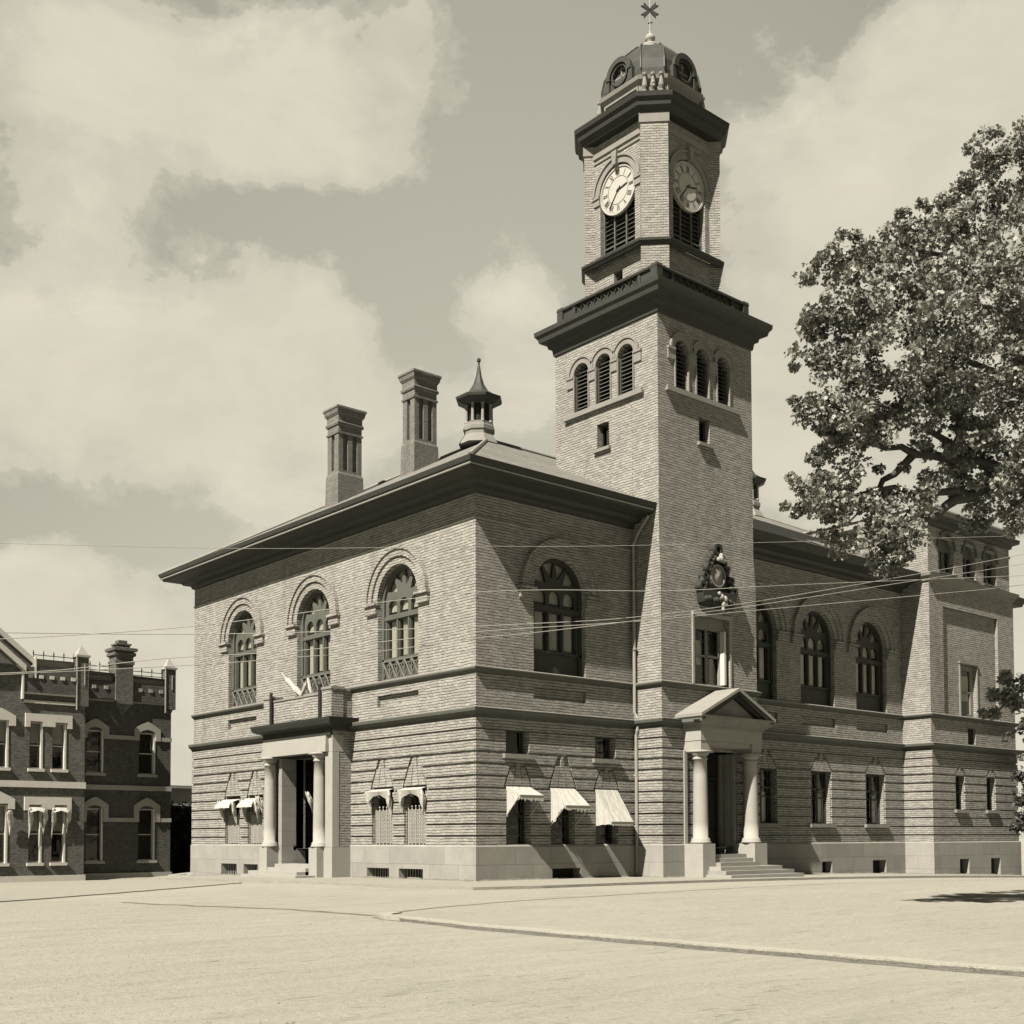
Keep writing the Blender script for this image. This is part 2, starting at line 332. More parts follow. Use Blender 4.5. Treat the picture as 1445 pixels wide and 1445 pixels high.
# ------------------------------------------------------------------ ground
def sstep(x, a, b): t = min(1, max(0, (x - a) / (b - a))); return t * t * (3 - 2 * t)
def gz(x, y):
    z = 0.0
    if x > 0: z -= min(.00045 * x * x, 1.2)
    if y > 0: z -= min(.0005 * y * y, 1.0)
    z -= .28 * sstep(y, 17, 25) * sstep(-x, -1, 4)
    return z
def sheet(poly, dz, name, material, step=1.2):
    """flat-ish surface following the ground, from a polygon outline"""
    mb = MB(); bm = bmesh.new()
    xs = [p[0] for p in poly]; ys = [p[1] for p in poly]
    f = bm.faces.new([bm.verts.new((x, y, 0)) for x, y in poly])
    bmesh.ops.triangulate(bm, faces=bm.faces[:])
    for ax, lo, hi in ((0, min(xs), max(xs)), (1, min(ys), max(ys))):
        t = lo + step
        while t < hi:
            nrm = (1, 0, 0) if ax == 0 else (0, 1, 0); c = (t, 0, 0) if ax == 0 else (0, t, 0)
            bmesh.ops.bisect_plane(bm, geom=bm.verts[:] + bm.edges[:] + bm.faces[:], plane_co=c, plane_no=nrm); t += step
    bm.verts.index_update()
    mb.add([(v.co.x, v.co.y, gz(v.co.x, v.co.y) + dz) for v in bm.verts], [[v.index for v in f.verts] for f in bm.faces]); bm.free()
    # skirts
    k = len(poly)
    for i in range(k):
        a, b = Vector(poly[i]), Vector(poly[(i + 1) % k]); L = (b - a).length; nn = max(1, int(L / step))
        for j in range(nn):
            p = a.lerp(b, j / nn); q = a.lerp(b, (j + 1) / nn)
            mb.add([(p.x, p.y, gz(*p) + dz), (q.x, q.y, gz(*q) + dz), (q.x, q.y, gz(*q) - .05), (p.x, p.y, gz(*p) - .05)], [(0, 1, 2, 3)])
    return struct(mb, name, material)
mb = MB()
gx = [-1500, -600, -200, -90] + [-60 + 1.5 * i for i in range(90)] + [100, 250, 700, 1500]; gy = [-1500, -600, -200, -90] + [-60 + 1.5 * i for i in range(90)] + [100, 250, 700, 1500]
vs = [(x, y, gz(x, y)) for y in gy for x in gx]; k = len(gx)
mb.add(vs, [(j * k + i, j * k + i + 1, (j + 1) * k + i + 1, (j + 1) * k + i) for j in range(len(gy) - 1) for i in range(k - 1)])
struct(mb, 'ground', 'road_dirt')
def wavy(pts, amp=.05, step=.8):
    out = []
    for i in range(len(pts) - 1):
        a, b = Vector(pts[i]), Vector(pts[i + 1]); L = (b - a).length; nn = max(1, int(L / step)); nrm = Vector((-(b - a).y, (b - a).x)).normalized()
        for j in range(nn): out.append(tuple(a.lerp(b, j / nn) + nrm * random.uniform(-amp, amp)))
    out.append(tuple(pts[-1])); return out
# pavement round the hall
vedge = [(-12.0, -12.1), (-10, -11.2), (-7.46, -10.48), (-2.5, -9.9), (4.8, -9.3), (9.5, -9.1), (16, -9.4), (30, -10.5), (60, -12)]
sheet([(-4.9, 30), (-4.9, 8.6), (-4.2, 4), (-4.2, -1.5), (-3.4, -4.0), (-1, -4.6)] + [(6, -4.7), (14, -4.8), (60, -5.2), (60, 1), (.2, 1), (.2, 30)], .09, 'sidewalk', 'sidewalk')
def offset(path, d):
    out = []
    for i, p in enumerate(path):
        a = Vector(path[max(i - 1, 0)]); b = Vector(path[min(i + 1, len(path) - 1)]); t = (b - a).normalized(); out.append((p[0] + t.y * d, p[1] - t.x * d))
    return out
def strip(path, w0, w1, z, name, material, h=None):
    a = offset(path, w0); b = offset(path, w1); mb = MB()
    for i in range(len(path) - 1):
        q = [a[i], a[i + 1], b[i + 1], b[i]]
        mb.add([(x, y, gz(x, y) + z) for x, y in q], [(0, 1, 2, 3)])
        if h is not None:
            for s_ in (a, b):
                mb.add([(*s_[i], gz(*s_[i]) + z), (*s_[i + 1], gz(*s_[i + 1]) + z), (*s_[i + 1], gz(*s_[i + 1]) + h), (*s_[i], gz(*s_[i]) + h)], [(0, 1, 2, 3)])
    return struct(mb, name, material)
# verge (earth island) with its kerb
corner = [(-12.2, -12.15), (-12.75, -12.5), (-13.0, -13.1)]
near = wavy([(-13.0, -13.1), (-13.25, -16), (-13.35, -19), (-13.3, -23), (-13.2, -27), (-13.2, -45)], .05, .5)
far = list(reversed(wavy(vedge, .04, .8)))
vp = far[:-1] + corner + near[1:] + [(60, -45)]
sheet(vp, .05, 'verge', 'verge_dirt', 2.0)
kpath = wavy([(-12.2, -12.15), (-12.75, -12.5), (-13.0, -13.1)], .01, .4)[:-1] + near
strip(kpath, .0, -.28, .075, 'kerb', 'kerb_stone', -.03)
strip(wavy(kpath, .04, .3), .09, -.02, .004, 'gutter', 'gutter_dirt_shade')  # dirt strip whose dark colour also paints the kerb's shadow line
fe = list(reversed(far))
strip(wavy(fe, .03, .3), .07, -.05, .056, 'gutter.001', 'gutter_dirt_shade')
lk = wavy([(-22, -3.6), (-18, -1.6), (-15.4, -.35), (-11.5, 2.3), (-8, 4.9), (-5.4, 7.0), (-4.95, 8.6), (-4.95, 26)], .05, .7)
sheet([(p[0], p[1]) for p in lk] + [(-22, 26)], .025, 'sidewalk.001', 'sidewalk', 1.6)
strip(wavy(lk, .03, .3), .05, -.01, .006, 'gutter.002', 'gutter_dirt_shade')
strip(wavy([(-14.2, -3.2), (-13.7, -5.5), (-13.1, -7.2), (-12.6, -9.5), (-12.5, -12.0)], .12, .5), .10, -.10, .006, 'gutter.003', 'gutter_dirt_shade')
mb = MB(); rs = random.Random(5)
for _ in range(1300):
    dist = 9 + 34 * rs.random() ** 1.3; lat = rs.uniform(-.46, .46) * dist
    p = CAMP + Vector((CF.x, CF.y, 0)).normalized() * dist + Vector((CR.x, CR.y, 0)) * lat
    if p.x > -.3 and p.y > -1.9: continue
    r_ = .005 + .012 * rs.random() ** 3; z = gz(p.x, p.y) + (.05 if (p.x > -12.9 and p.y < -11.5) else .005) + (.085 if p.y > -4.6 and p.x > -4.1 else 0)
    k = 5; a0 = rs.random() * 6; mb.add([(p.x + r_ * (.7 + .6 * rs.random()) * math.cos(a0 + 6.283 * i / k) * 1.5, p.y + r_ * (.7 + .6 * rs.random()) * math.sin(a0 + 6.283 * i / k), z) for i in range(k)] + [(p.x, p.y, z + r_ * .9)], [(i, (i + 1) % k, k) for i in range(k)])
struct(mb, 'gravel', 'road_dirt', 'stuff')
# ------------------------------------------------------------------ town hall
hall = empty('town_hall', (0, 0, 0), 'large pale brick town hall with arched windows, two chimneys and tall clock tower', 'town hall')
WA = 21.95; TX0, TX1, TY = 8.07, 14.0, -1.46; AX0, AX1, AY = 27.6, 36.2, -1.57
FA = Fac((0, 0), (0, 1), (-1, 0)); FB = Fac((0, 0), (1, 0), (0, -1))
FTL = Fac((TX0, 0), (0, 1), (-1, 0)); FTF = Fac((0, TY), (1, 0), (0, -1))
FAL = Fac((AX0, 0), (0, 1), (-1, 0)); FAF = Fac((0, AY), (1, 0), (0, -1))
Z1, Z2, ZB, Z3 = 1.28, 5.93, 6.17, 7.70   # plinth top, belt bottom/top, sill level
PATH = [(0, WA), (0, 0), (TX0, 0), (TX0, TY), (TX1, TY), (TX1, 0), (AX0, 0), (AX0, AY), (AX1, AY), (AX1, WA)]
# direction check: outward must be to the right of travel (0,WA)->(0,0) is -Y, right = -X  -> (dy,-dx)=(-1,0)
ARCH_A = [4.76, 10.86, 17.06]; ARCH_B = [4.07, 16.0, 20.45, 24.9]; HW = 1.33; ZS = 10.8
def upper_holes(cs, hw=HW): return [arch(c - hw, c + hw, Z3 + .02, ZS) for c in cs]
def pan(cs): return [rect(c - HW - .02, c + HW + .02, 6.72, 7.14) for c in cs]
up = MB(); DEP = -.42
FA.plate(up, rect(0, WA, ZB - .05, 14.2), upper_holes(ARCH_A) + pan(ARCH_A), 0, None, DEP)
FB.plate(up, rect(0, TX0, ZB - .05, 14.2), upper_holes([ARCH_B[0]]) + pan([ARCH_B[0]]), 0, None, DEP)
FB.plate(up, rect(TX1, AX0, ZB - .05, 14.2), upper_holes(ARCH_B[1:]) + pan(ARCH_B[1:]), 0, None, DEP)
for F_, cs in ((FA, ARCH_A), (FB, ARCH_B)):
    for c in cs: F_.plate(up, rect(c - HW - .02, c + HW + .02, 6.72, 7.14), (), -.14)
up.poly([(0, WA, -1), (AX1, WA, -1), (AX1, WA, 14.2), (0, WA, 14.2)]); up.poly([(AX1, AY, -1), (AX1, WA, -1), (AX1, WA, 14.2), (AX1, AY, 14.2)])
up.build('upper_wall', 'pale_brick', hall)
# dark interior shell so windows look into rooms
it = MB()
FA.plate(it, rect(.5, WA - .5, -.6, 14.1), (), -1.6); FB.plate(it, rect(.5, AX0, -.6, 14.1), (), -1.6); it.box(1.6, 20, 1.6, 20, 14.1, 14.15); it.box(0.3, 27, .3, 21, 5.7, 5.75)
it.build('interior_wall', 'interior', hall)
# --- lower storey: base plane with holes + rusticated blocks
GW_A = [(5.01, 6.33), (2.91, 4.18), (17.13, 18.45), (15.04, 16.3)]; GW_B = [(1.33, 2.45), (3.5, 4.68), (5.83, 7.0)]; HI_B = [(1.33, 2.40), (5.82, 6.9)]
GW_C = [(15.5, 17.1), (19.7, 21.28), (24.15, 25.8)]; GW_D = [(29.72, 30.6), (32.85, 33.75)]
BS_A = [(5.14, 6.63), (2.97, 4.5), (17.26, 18.77), (15.3, 16.6)]; BS_B = [(3.5, 4.94)]; BS_C = [(20.4, 21.2), (24.57, 25.74)]; BS_D = [(29.9, 30.83), (33.05, 34.05)]
low = MB(); blk = MB(); pl = MB(); bsmt = MB()
LINES = [1.28, 1.68, 2.10, 2.53, 2.96, 3.39, 3.82, 4.25, 4.67, 5.06, 5.47, 5.90]
def rustic(F_, u0, u1, holes, wedges=(), gmask=()):
    F_.plate(low, rect(u0 + (.085 if F_ in (FA, FTL, FAL) else 0), u1, Z1 - .1, ZB), [rect(*h) for h in holes], 0, None, -.45)
    g = .036
    for i in range(len(LINES) - 1):
        z0, z1 = LINES[i] + (g if i else 0), LINES[i + 1] - g; zm = (z0 + z1) / 2
        cuts = []
        for (a, b, c, d) in holes:
            if c - .05 < zm < d + .02: cuts.append((a, a, b, b))
        for (a, b, zt, ztop) in wedges:    # jack arch over a window: wide at the bottom, narrow at the top
            if zt <= zm < ztop:
                c = (a + b) / 2; h = (b - a) / 2 + .12
                def w(z): t = min(1, max(0, (z - zt) / (ztop - zt))); return h * (1 - t) + .22 * t
                cuts.append((c - w(z0), c - w(z1), c + w(z0), c + w(z1)))
        for (a, b) in gmask: cuts.append((a, a, b, b))
        cuts.sort(); x = (u0, u0)
        for c in cuts + [(u1, u1, None, None)]:
            if c[0] - x[0] > .06:
                gg = g * .8 if x[0] != u0 else 0; g2 = g * .8 if c[2] is not None else 0
                p = [(x[0] + (gg if x[0] != u0 else 0), z0), (c[0] - g2, z0), (c[1] - g2, z1), (x[1] + (gg if x[0] != u0 else 0), z1)]
                F_.plate(blk, p, (), .085, 0)
            if c[2] is not None: x = (max(c[2], x[0]), max(c[3], x[1]))
    for (a, b, zt, ztop) in wedges:
        c = (a + b) / 2; h = (b - a) / 2 + .08; n = 3
        t0, t1 = zt + .03, ztop - g
        for k in range(n):
            f0, f1 = -1 + 2 * k / n, -1 + 2 * (k + 1) / n; top = t1 if k == 1 else t0 + (t1 - t0) * .68; ss = 1 - (top - t0) / (ztop - zt)
            def uw(f, z): t = (z - zt) / (ztop - zt); return c + f * ((h) * (1 - t) + .2 * t)
            F_.plate(blk, [(uw(f0, t0) + g * .5, t0), (uw(f1, t0) - g * .5, t0), (uw(f1, top) - g * .5, top), (uw(f0, top) + g * .5, top)], (), .075, 0)
def plinth(F_, u0, u1, holes, gl=-.9):
    F_.plate(pl, rect(u0, u1, gl, Z1), [rect(a, b, -.75, .46) for a, b in holes], .13, 0, -.35)
    for a, b in holes: q = MB(); F_.plate(q, rect(a, b, -.8, .46), (), -.3); q.build('basement_window', 'interior', hall)
A_H = [(a, b, 1.31, 3.55) for a, b in GW_A]; A_W = [(a, b, 3.55, 4.67) for a, b in GW_A]
DOOR_A = (9.2, 12.22)
rustic(FA, -.085, WA, A_H + [(DOOR_A[0], DOOR_A[1], 1.1805, 4.98)], A_W, [(7.9, 13.2)])
B_H = [(a, b, 1.31, 3.47) for a, b in GW_B] + [(a, b, 4.62, 5.5) for a, b in HI_B]; B_W = [(GW_B[1][0], GW_B[1][1], 3.47, 4.67), (GW_B[0][0], GW_B[0][1], 3.47, 4.46), (GW_B[2][0], GW_B[2][1], 3.47, 4.46)]
rustic(FB, 0, TX0, B_H, B_W); rustic(FTL, TY - .085, 0, []); rustic(FTF, TX0, TX1, [(9.9, 12.5, 1.1805, 5.0)])
C_H = [(a, b, 2.2, 4.6) for a, b in GW_C]; rustic(FB, TX1, AX0, C_H, [(a, b, 4.6, 5.47) for a, b in GW_C])
rustic(FAL, AY - .085, 0, []); rustic(FAF, AX0, AX1, [(a, b, 2.95, 4.66) for a, b in GW_D], [(a, b, 4.66, 5.06) for a, b in GW_D])
plinth(FA, -.13, DOOR_A[0], BS_A[:2]); plinth(FA, DOOR_A[1], WA, BS_A[2:]); plinth(FB, 0, TX0, BS_B); plinth(FTL, TY - .13, 0, []); plinth(FTF, TX0, 9.9, []); plinth(FTF, 12.5, TX1, [])
plinth(FB, TX1, AX0, BS_C); plinth(FAL, AY - .13, 0, []); plinth(FAF, AX0, AX1 + .13, BS_D)
for seg in ([PATH[0], (0, DOOR_A[1])], [(0, DOOR_A[0])] + PATH[1:4] + [(9.9, TY)], [(12.5, TY)] + PATH[4:]): pl.sweep(seg, [(.13, Z1 - .002), (.075, Z1 + .07), (.0, Z1 + .075)], closed=False)
low.build('lower_wall', 'pale_brick', hall); blk.build('rusticated_blocks', 'pale_brick', hall); pl.build('plinth', 'granite', hall)
# basement window bars
for F_, lst in ((FA, BS_A), (FB, BS_B), (FB, BS_C), (FAF, BS_D)):
    for a, b in lst:
        q = MB(); k = int((b - a) / .16)
        for i in range(1, k):
            u = a + (b - a) * i / k; F_.box(q, u - .012, u + .012, -.6, .46, -.18, -.155)
        q.build('window_bars', 'pale_iron' if F_ is FA else 'iron', hall)
ft = []
for seg in ([(0, WA), (0, 13.4)], [(0, 7.7), (0, 0), (TX0, 0), (TX0, TY), (9.1, TY)], [(13.3, TY), (TX1, TY), (TX1, 0), (AX0, 0), (AX0, AY), (AX1, AY)]):
    sg_ = [(p[0], p[1]) for p in seg]
    for i in range(len(sg_) - 1):
        a, b = Vector(sg_[i]), Vector(sg_[i + 1]); t = (b - a).normalized(); nn = Vector((t.y, -t.x)); L = (b - a).length; k = max(1, int(L / .22)); q = MB(); prev = None
        for j in range(k + 1):
            p = a + t * (L * j / k) + nn * .125; w_ = .05 + .16 * random.random() * random.random(); zz_ = gz(p.x, p.y)
            cur = ((p.x, p.y, zz_ + .1 + .06 * random.random()), (p.x + nn.x * w_, p.y + nn.y * w_, zz_ + .093))
            if prev: q.add([prev[0], cur[0], cur[1], prev[1]], [(0, 1, 2, 3)])
            prev = cur
        struct(q, 'soil_edge', 'gutter_dirt_shade')
# --- belts and sill course (swept round the footprint)
bl = MB(); bl.sweep(PATH, [(.0, Z2 - .1), (.09, Z2 - .06), (.10, Z2 + .02), (.20, Z2 + .06), (.28, Z2 + .14), (.29, ZB)], closed=False); bl.build('belt_course', 'belt_shade_stone', hall)
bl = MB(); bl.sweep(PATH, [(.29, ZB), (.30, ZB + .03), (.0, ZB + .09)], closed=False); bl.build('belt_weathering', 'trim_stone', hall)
bl = MB(); bl.sweep(PATH, [(.0, 7.46), (.05, 7.48), (.13, 7.56), (.15, 7.62)], closed=False); bl.build('sill_course', 'belt_shade_stone', hall)
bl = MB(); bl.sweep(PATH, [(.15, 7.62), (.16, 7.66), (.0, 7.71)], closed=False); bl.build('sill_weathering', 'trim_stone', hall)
bl = MB(); bl.sweep(PATH[:3], [(.0, 12.95), (.05, 12.97), (.05, 13.03), (.0, 13.05)], closed=False); bl.sweep(PATH[5:7], [(.0, 12.95), (.05, 12.97), (.05, 13.03), (.0, 13.05)], closed=False); bl.build('string_course', 'pale_brick', hall)
# --- main cornice and roof
RP = [(0, WA), (0, 0), (37.0, 0), (37.0, WA)]
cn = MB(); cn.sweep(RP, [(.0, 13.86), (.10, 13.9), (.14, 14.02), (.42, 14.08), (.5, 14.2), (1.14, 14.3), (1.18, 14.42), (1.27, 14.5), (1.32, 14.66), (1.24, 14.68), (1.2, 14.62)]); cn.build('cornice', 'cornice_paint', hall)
rf = MB(); e = 1.24; zz = 14.64; rx0, rx1, rz = 9.6, 29.6, 20.6
c = [(-e, WA + e, zz), (-e, -e, zz), (37 + e, -e, zz), (37 + e, WA + e, zz), (rx0, 10.95, rz), (rx1, 10.95, rz)]
rf.add(c, [(0, 1, 4), (1, 2, 5, 4), (2, 3, 5), (3, 0, 4, 5)]); roof = rf.build('roof', 'slate', hall)
rd = MB()
for a, b in ((1, 4), (0, 4), (4, 5), (2, 5)): rd.tube([Vector(c[a]) + Vector((0, 0, .03)), Vector(c[b]) + Vector((0, 0, .03))], .09, 6)
rd.build('ridge_cap', 'trim_stone', roof)
sg = MB(); sg.tube([(-1.22, WA + 1.2, 14.40), (-1.22, -1.22, 14.40), (7.95, -1.22, 14.40)], .035, 6); sg.build('gutter', 'pipe_metal', roof)
# --- upper arched windows
def arched_window(F_, c, lattice, bright):
    hd = MB()
    F_.ring(hd, c, ZS, HW, HW + .30, 0, .035); F_.ring(hd, c, ZS, HW + .30, HW + .56, 0, .11); F_.ring(hd, c, ZS, HW + .56, HW + .66, 0, .17)
    for s_ in (-1, 1):
        u0, u1 = sorted((c + s_ * (HW + .0), c + s_ * (HW + .72))); F_.box(hd, u0, u1, ZS - .42, ZS - .1, 0, .12); F_.box(hd, u0 - .03, u1 + .03, ZS - .1, ZS + .03, 0, .2)
        a, b = sorted((c + s_ * HW, c + s_ * (HW + .1)))
        hd.add([], [])
    hd.build('arch_hood', 'pale_brick' , hall)
    # wooden frame with tracery
    h = HW; fr = MB(); holes = []
    for k in (-1, 0, 1):
        cc = c + k * .74; holes.append(rect(cc - .29, cc + .29, 8.62, 10.05)); holes.append(arch(cc - .28, cc + .28, 10.32, 10.62, 8))
    for a0, a1 in ((22, 57), (61, 88), (92, 119), (123, 158)):
        r0, r1 = .56, 1.17
        P_ = [(c + r0 * 1.0 * math.cos(R((a0 + a1) / 2)), ZS + .05 + r0 * .9 * math.sin(R((a0 + a1) / 2)))]
        P_ += [(c + r1 * math.cos(R(a0 + (a1 - a0) * t / 4)), ZS + r1 * math.sin(R(a0 + (a1 - a0) * t / 4))) for t in range(5)]
        holes.append(P_)
    F_.plate(fr, arch(c - h, c + h, Z3, ZS), holes, -.30, -.40)
    F_.box(fr, c - h, c + h, 10.1, 10.25, -.30, -.22); F_.box(fr, c - h, c + h, 8.5, 8.58, -.30, -.2)
    for k in (-1.5, -.5, .5, 1.5): F_.box(fr, c + k * .74 - .05, c + k * .74 + .05, 8.58, 10.14, -.30, -.25)
    F_.ring(fr, c, ZS, h - .14, h, -.3, -.2)
    for s_ in (-1, 1): u0, u1 = sorted((c + s_ * h, c + s_ * (h - .14))); F_.box(fr, u0, u1, Z3, ZS, -.3, -.2)
    w = fr.build('window', 'frame_wood' if lattice else 'dark_wood', hall)
    g = MB(); F_.plate(g, arch(c - h + .05, c + h - .05, 8.5, ZS), (), -.36); g.build('pane', 'glass', w)
    cu_ = MB()   # gathered curtains: folded strips
    for k in (-1, 0, 1):
        cc = c + k * .74; hw = .25 if bright else .21; n = 10; x0, z0_ = cc - hw + (.04 if not bright else 0), 8.62 + random.random() * .1
        top = 10.12
        row = [(x0 + 2 * hw * i / n, -.44 - .03 * math.sin(i * 2.1 + k)) for i in range(n + 1)]
        for i in range(n):
            cu_.add([F_.P(row[i][0], z0_, row[i][1]), F_.P(row[i + 1][0], z0_, row[i + 1][1]), F_.P(row[i + 1][0], top, row[i + 1][1]), F_.P(row[i][0], top, row[i][1])], [(0, 1, 2, 3)])
    F_.plate(cu_, arch(c - h + .1, c + h - .1, 10.45, ZS), (), -.47)
    cu_.build('curtain', 'curtain', w)
    if lattice:
        lt = MB(); n = 5; W_ = 2 * (h - .14)
        for k in range(n):
            a = c - h + .14 + W_ * k / n; b = a + W_ / n
            for (p, q) in (((a, Z3 + .05), (b, 8.48)), ((b, Z3 + .05), (a, 8.48))): lt.tube([F_.P(*p, -.14), F_.P(*q, -.14)], .028, 5)
            lt.tube([F_.P(a, Z3 + .03, -.14), F_.P(a, 8.5, -.14)], .02, 5)
        for z in (Z3 + .06, 8.47): lt.tube([F_.P(c - h + .1, z, -.14), F_.P(c + h - .1, z, -.14)], .03, 5)
        lt.build('railing', 'grey_iron', w)
for c_ in ARCH_A: arched_window(FA, c_, True, False)
for c_ in ARCH_B: arched_window(FB, c_, False, True)
# --- plain rectangular windows
def plain_window(F_, u0, u1, z0, z1, d=-.22, curtain=None, frame='frame_wood', sash=True, sill=False, sideshade=False):
    f = MB(); b = .08; zm = (z0 + z1) / 2
    hs = [rect(u0 + b, u1 - b, z0 + b, zm - .03), rect(u0 + b, u1 - b, zm + .03, z1 - b)] if sash else [rect(u0 + b, u1 - b, z0 + b, z1 - b)]
    F_.plate(f, rect(u0, u1, z0, z1), hs, d, d - .08); w = f.build('window', frame, hall)
    g = MB(); F_.plate(g, rect(u0 + b, u1 - b, z0 + b, z1 - b), (), d - .05); g.build('pane', 'glass', w)
    if curtain:
        q = MB(); F_.plate(q, rect(u0 + b, u1 - b, z1 - b - (z1 - z0) * curtain, z1 - b), (), d - .12); q.build('blind', 'curtain', w)
    if sill:
        q = MB(); F_.box(q, u0 - .18, u1 + .18, z0 - .16, z0 + .0, .0, .22); q.build('sill', 'trim_stone', w)
    return w
for a, b in GW_A: plain_window(FA, a, b, 1.31, 3.55, frame='dark_wood')
for a, b in GW_B: plain_window(FB, a, b, 1.31, 3.47, frame='dark_wood')
for a, b in HI_B: plain_window(FB, a, b, 4.62, 5.5, frame='dark_wood', sill=True, sash=False)
for a, b in GW_C:
    w = plain_window(FB, a, b, 2.2, 4.6, frame='dark_wood', sill=True); q = MB(); FB.box(q, (a + b) / 2 - .05, (a + b) / 2 + .05, 2.28, 4.5, -.22, -.16); FB.box(q, a + .1, b - .1, 3.75, 3.83, -.22, -.16); q.build('mullion', 'dark_wood', w)
    q = MB(); FB.plate(q, rect(a + .7 * (b - a) - .1, b - .22, 2.3, 3.6), (), -.36); q.build('curtain', 'curtain', w)
for a, b in GW_D: plain_window(FAF, a, b, 2.95, 4.66, frame='dark_wood', sill=True)
# window grilles on the sunny ground floor
for a, b in GW_A:
    q = MB()
    for k in range(6):
        u = a + .06 + (b - a - .12) * k / 5; q.tube([FA.P(u, 1.33, -.06), FA.P(u, 2.75, -.06)], .02, 5); q.sphere(FA.P(u, 2.8, -.06), .035, 4)
    for k in range(9):
        z = 1.42 + k * .155; q.tube([FA.P(a + .04, z, -.06), FA.P(b - .04, z, -.06)], .012, 4)
        if k < 8:
            for j in range(5):
                u = a + .06 + (b - a - .12) * (j + .5) / 5; FA.ring(q, u, z + .077, .035, .06, -.07, -.05, 0, 360, 8)
    q.build('window_grille', 'pale_iron', hall)
# --- awnings
def awning(F_, u0, u1, zt, zf, d, left_drop, right_drop, name='awning', ragged=.1, arms=True):
    """sloping canvas from the window head out to a bar, with side cloths"""
    q = MB(); n = 14; mrow = 6
    def pt(i, j):
        u = u0 + (u1 - u0) * i / n; t = j / mrow; sag = -.07 * math.sin(math.pi * t) * (1 - abs(2 * i / n - 1) * .3)
        return F_.P(u, zt + (zf - zt) * t + sag + random.uniform(-.022, .022) * (j > 0), .03 + d * t)
    vs = [pt(i, j) for j in range(mrow + 1) for i in range(n + 1)]
    # scalloped valance
    for i in range(n + 1): vs.append(F_.P(u0 + (u1 - u0) * i / n, zf - .1 - .06 * abs(math.sin(i * 1.6)) - random.random() * ragged * .4, .03 + d))
    fs = [(j * (n + 1) + i, j * (n + 1) + i + 1, (j + 1) * (n + 1) + i + 1, (j + 1) * (n + 1) + i) for j in range(mrow + 1) for i in range(n)]
    q.add(vs, fs)
    for u, dr in ((u0, left_drop), (u1, right_drop)):
        if dr is None: continue
        # side cloth: hangs between the slope and a lower ragged edge
        k = 8; top = [F_.P(u, zt + (zf - zt) * i / k, .03 + d * i / k) for i in range(k + 1)]
        botz = [(zt - dr) + ((zf - .12) - (zt - dr)) * (i / k) ** .8 + random.uniform(-.5, .5) * ragged * (0 < i < k) for i in range(k + 1)]
        bot = [F_.P(u + .02 * math.sin(i * 2), botz[i], .03 + d * i / k) for i in range(k + 1)]
        q.add(top + bot, [(i, i + 1, k + 2 + i, k + 1 + i) for i in range(k)])
    w = q.build(name, 'canvas', hall, smooth=False)
    a = MB(); a.tube([F_.P(u0, zf, .03 + d), F_.P(u1, zf, .03 + d)], .02, 5)
    if arms:
        for u in (u0, u1): a.tube([F_.P(u, zf, .03 + d), F_.P(u, zf - .75, .05)], .018, 5)
    a.build('awning_frame', 'pale_iron', w)
awning(FB, 1.33, 2.47, 3.47, 3.12, .78, 1.15, .32, ragged=.22)
awning(FB, 3.48, 4.72, 3.47, 2.78, .86, 1.4, .2, ragged=.3)
awning(FB, 5.82, 7.02, 3.49, 2.2, .88, 1.42, 1.42, ragged=.05, arms=False)
def bunch(F_, u, z0, z1, r, parent, name='canvas_bunch', d=.16, material='canvas', lean=0.0):
    """gathered cloth hanging down: a fluted lumpy roll"""
    q = MB(); n = 14; rows = 9; vs = []
    for j in range(rows + 1):
        t = j / rows; rr = r * (.55 + .6 * math.sin(math.pi * min(1, t * 1.15)) + .12 * math.sin(t * 17)) * (1 - .35 * t)
        for k in range(n):
            a = 2 * math.pi * k / n; q_ = rr * (1 + .28 * math.sin(3 * a + t * 4) + .1 * random.uniform(-1, 1)); vs.append(F_.P(u + lean * t + q_ * math.cos(a) * (1.1 - .9 * t * t) + .03 * math.sin(t * 5 + u), z1 + (z0 - z1) * t + .05 * math.sin(2 * a) + .1 * t * math.cos(a * 3 + u), d * (1.2 - .7 * t) + .45 * q_ * math.sin(a)))
    fs = [(j * n + k, j * n + (k + 1) % n, (j + 1) * n + (k + 1) % n, (j + 1) * n + k) for j in range(rows) for k in range(n)] + [tuple(range(n)), tuple(rows * n + k for k in range(n))]
    return q.add(vs, fs).build(name, material, parent)
def swag(F_, a, b, z1, drop, parent_build=True, d=.3, mid=.22, seed=0):
    """awning pulled up: short scooped cloth between two gathered ends"""
    q = MB(); n = 12
    top = [F_.P(a + (b - a) * i / n, z1, .06) for i in range(n + 1)]
    md = [F_.P(a + (b - a) * i / n, z1 - mid * .45, .06 + d) for i in range(n + 1)]
    bt = [F_.P(a + (b - a) * i / n, z1 - mid - (abs(2 * i / n - 1) ** 2) * .28 - .04 * abs(math.sin(i * 2.3 + seed)), .04 + d * .8) for i in range(n + 1)]
    q.add(top + md + bt, [(i, i + 1, n + 2 + i, n + 1 + i) for i in range(n)] + [(n + 1 + i, n + 2 + i, 2 * n + 3 + i, 2 * n + 2 + i) for i in range(n)])
    w = q.build('awning', 'canvas', hall)
    bunch(F_, a + .02, z1 - drop, z1 - .12, .15, w, 'awning_drape', .26); bunch(F_, b - .02, z1 - drop * .86, z1 - .12, .15, w, 'awning_drape', .26)
    return w
swag(FA, GW_A[0][0] - .05, GW_A[0][1] + .05, 3.5, 1.05, seed=1); swag(FA, GW_A[1][0] - .05, GW_A[1][1] + .05, 3.5, 1.0, seed=2)
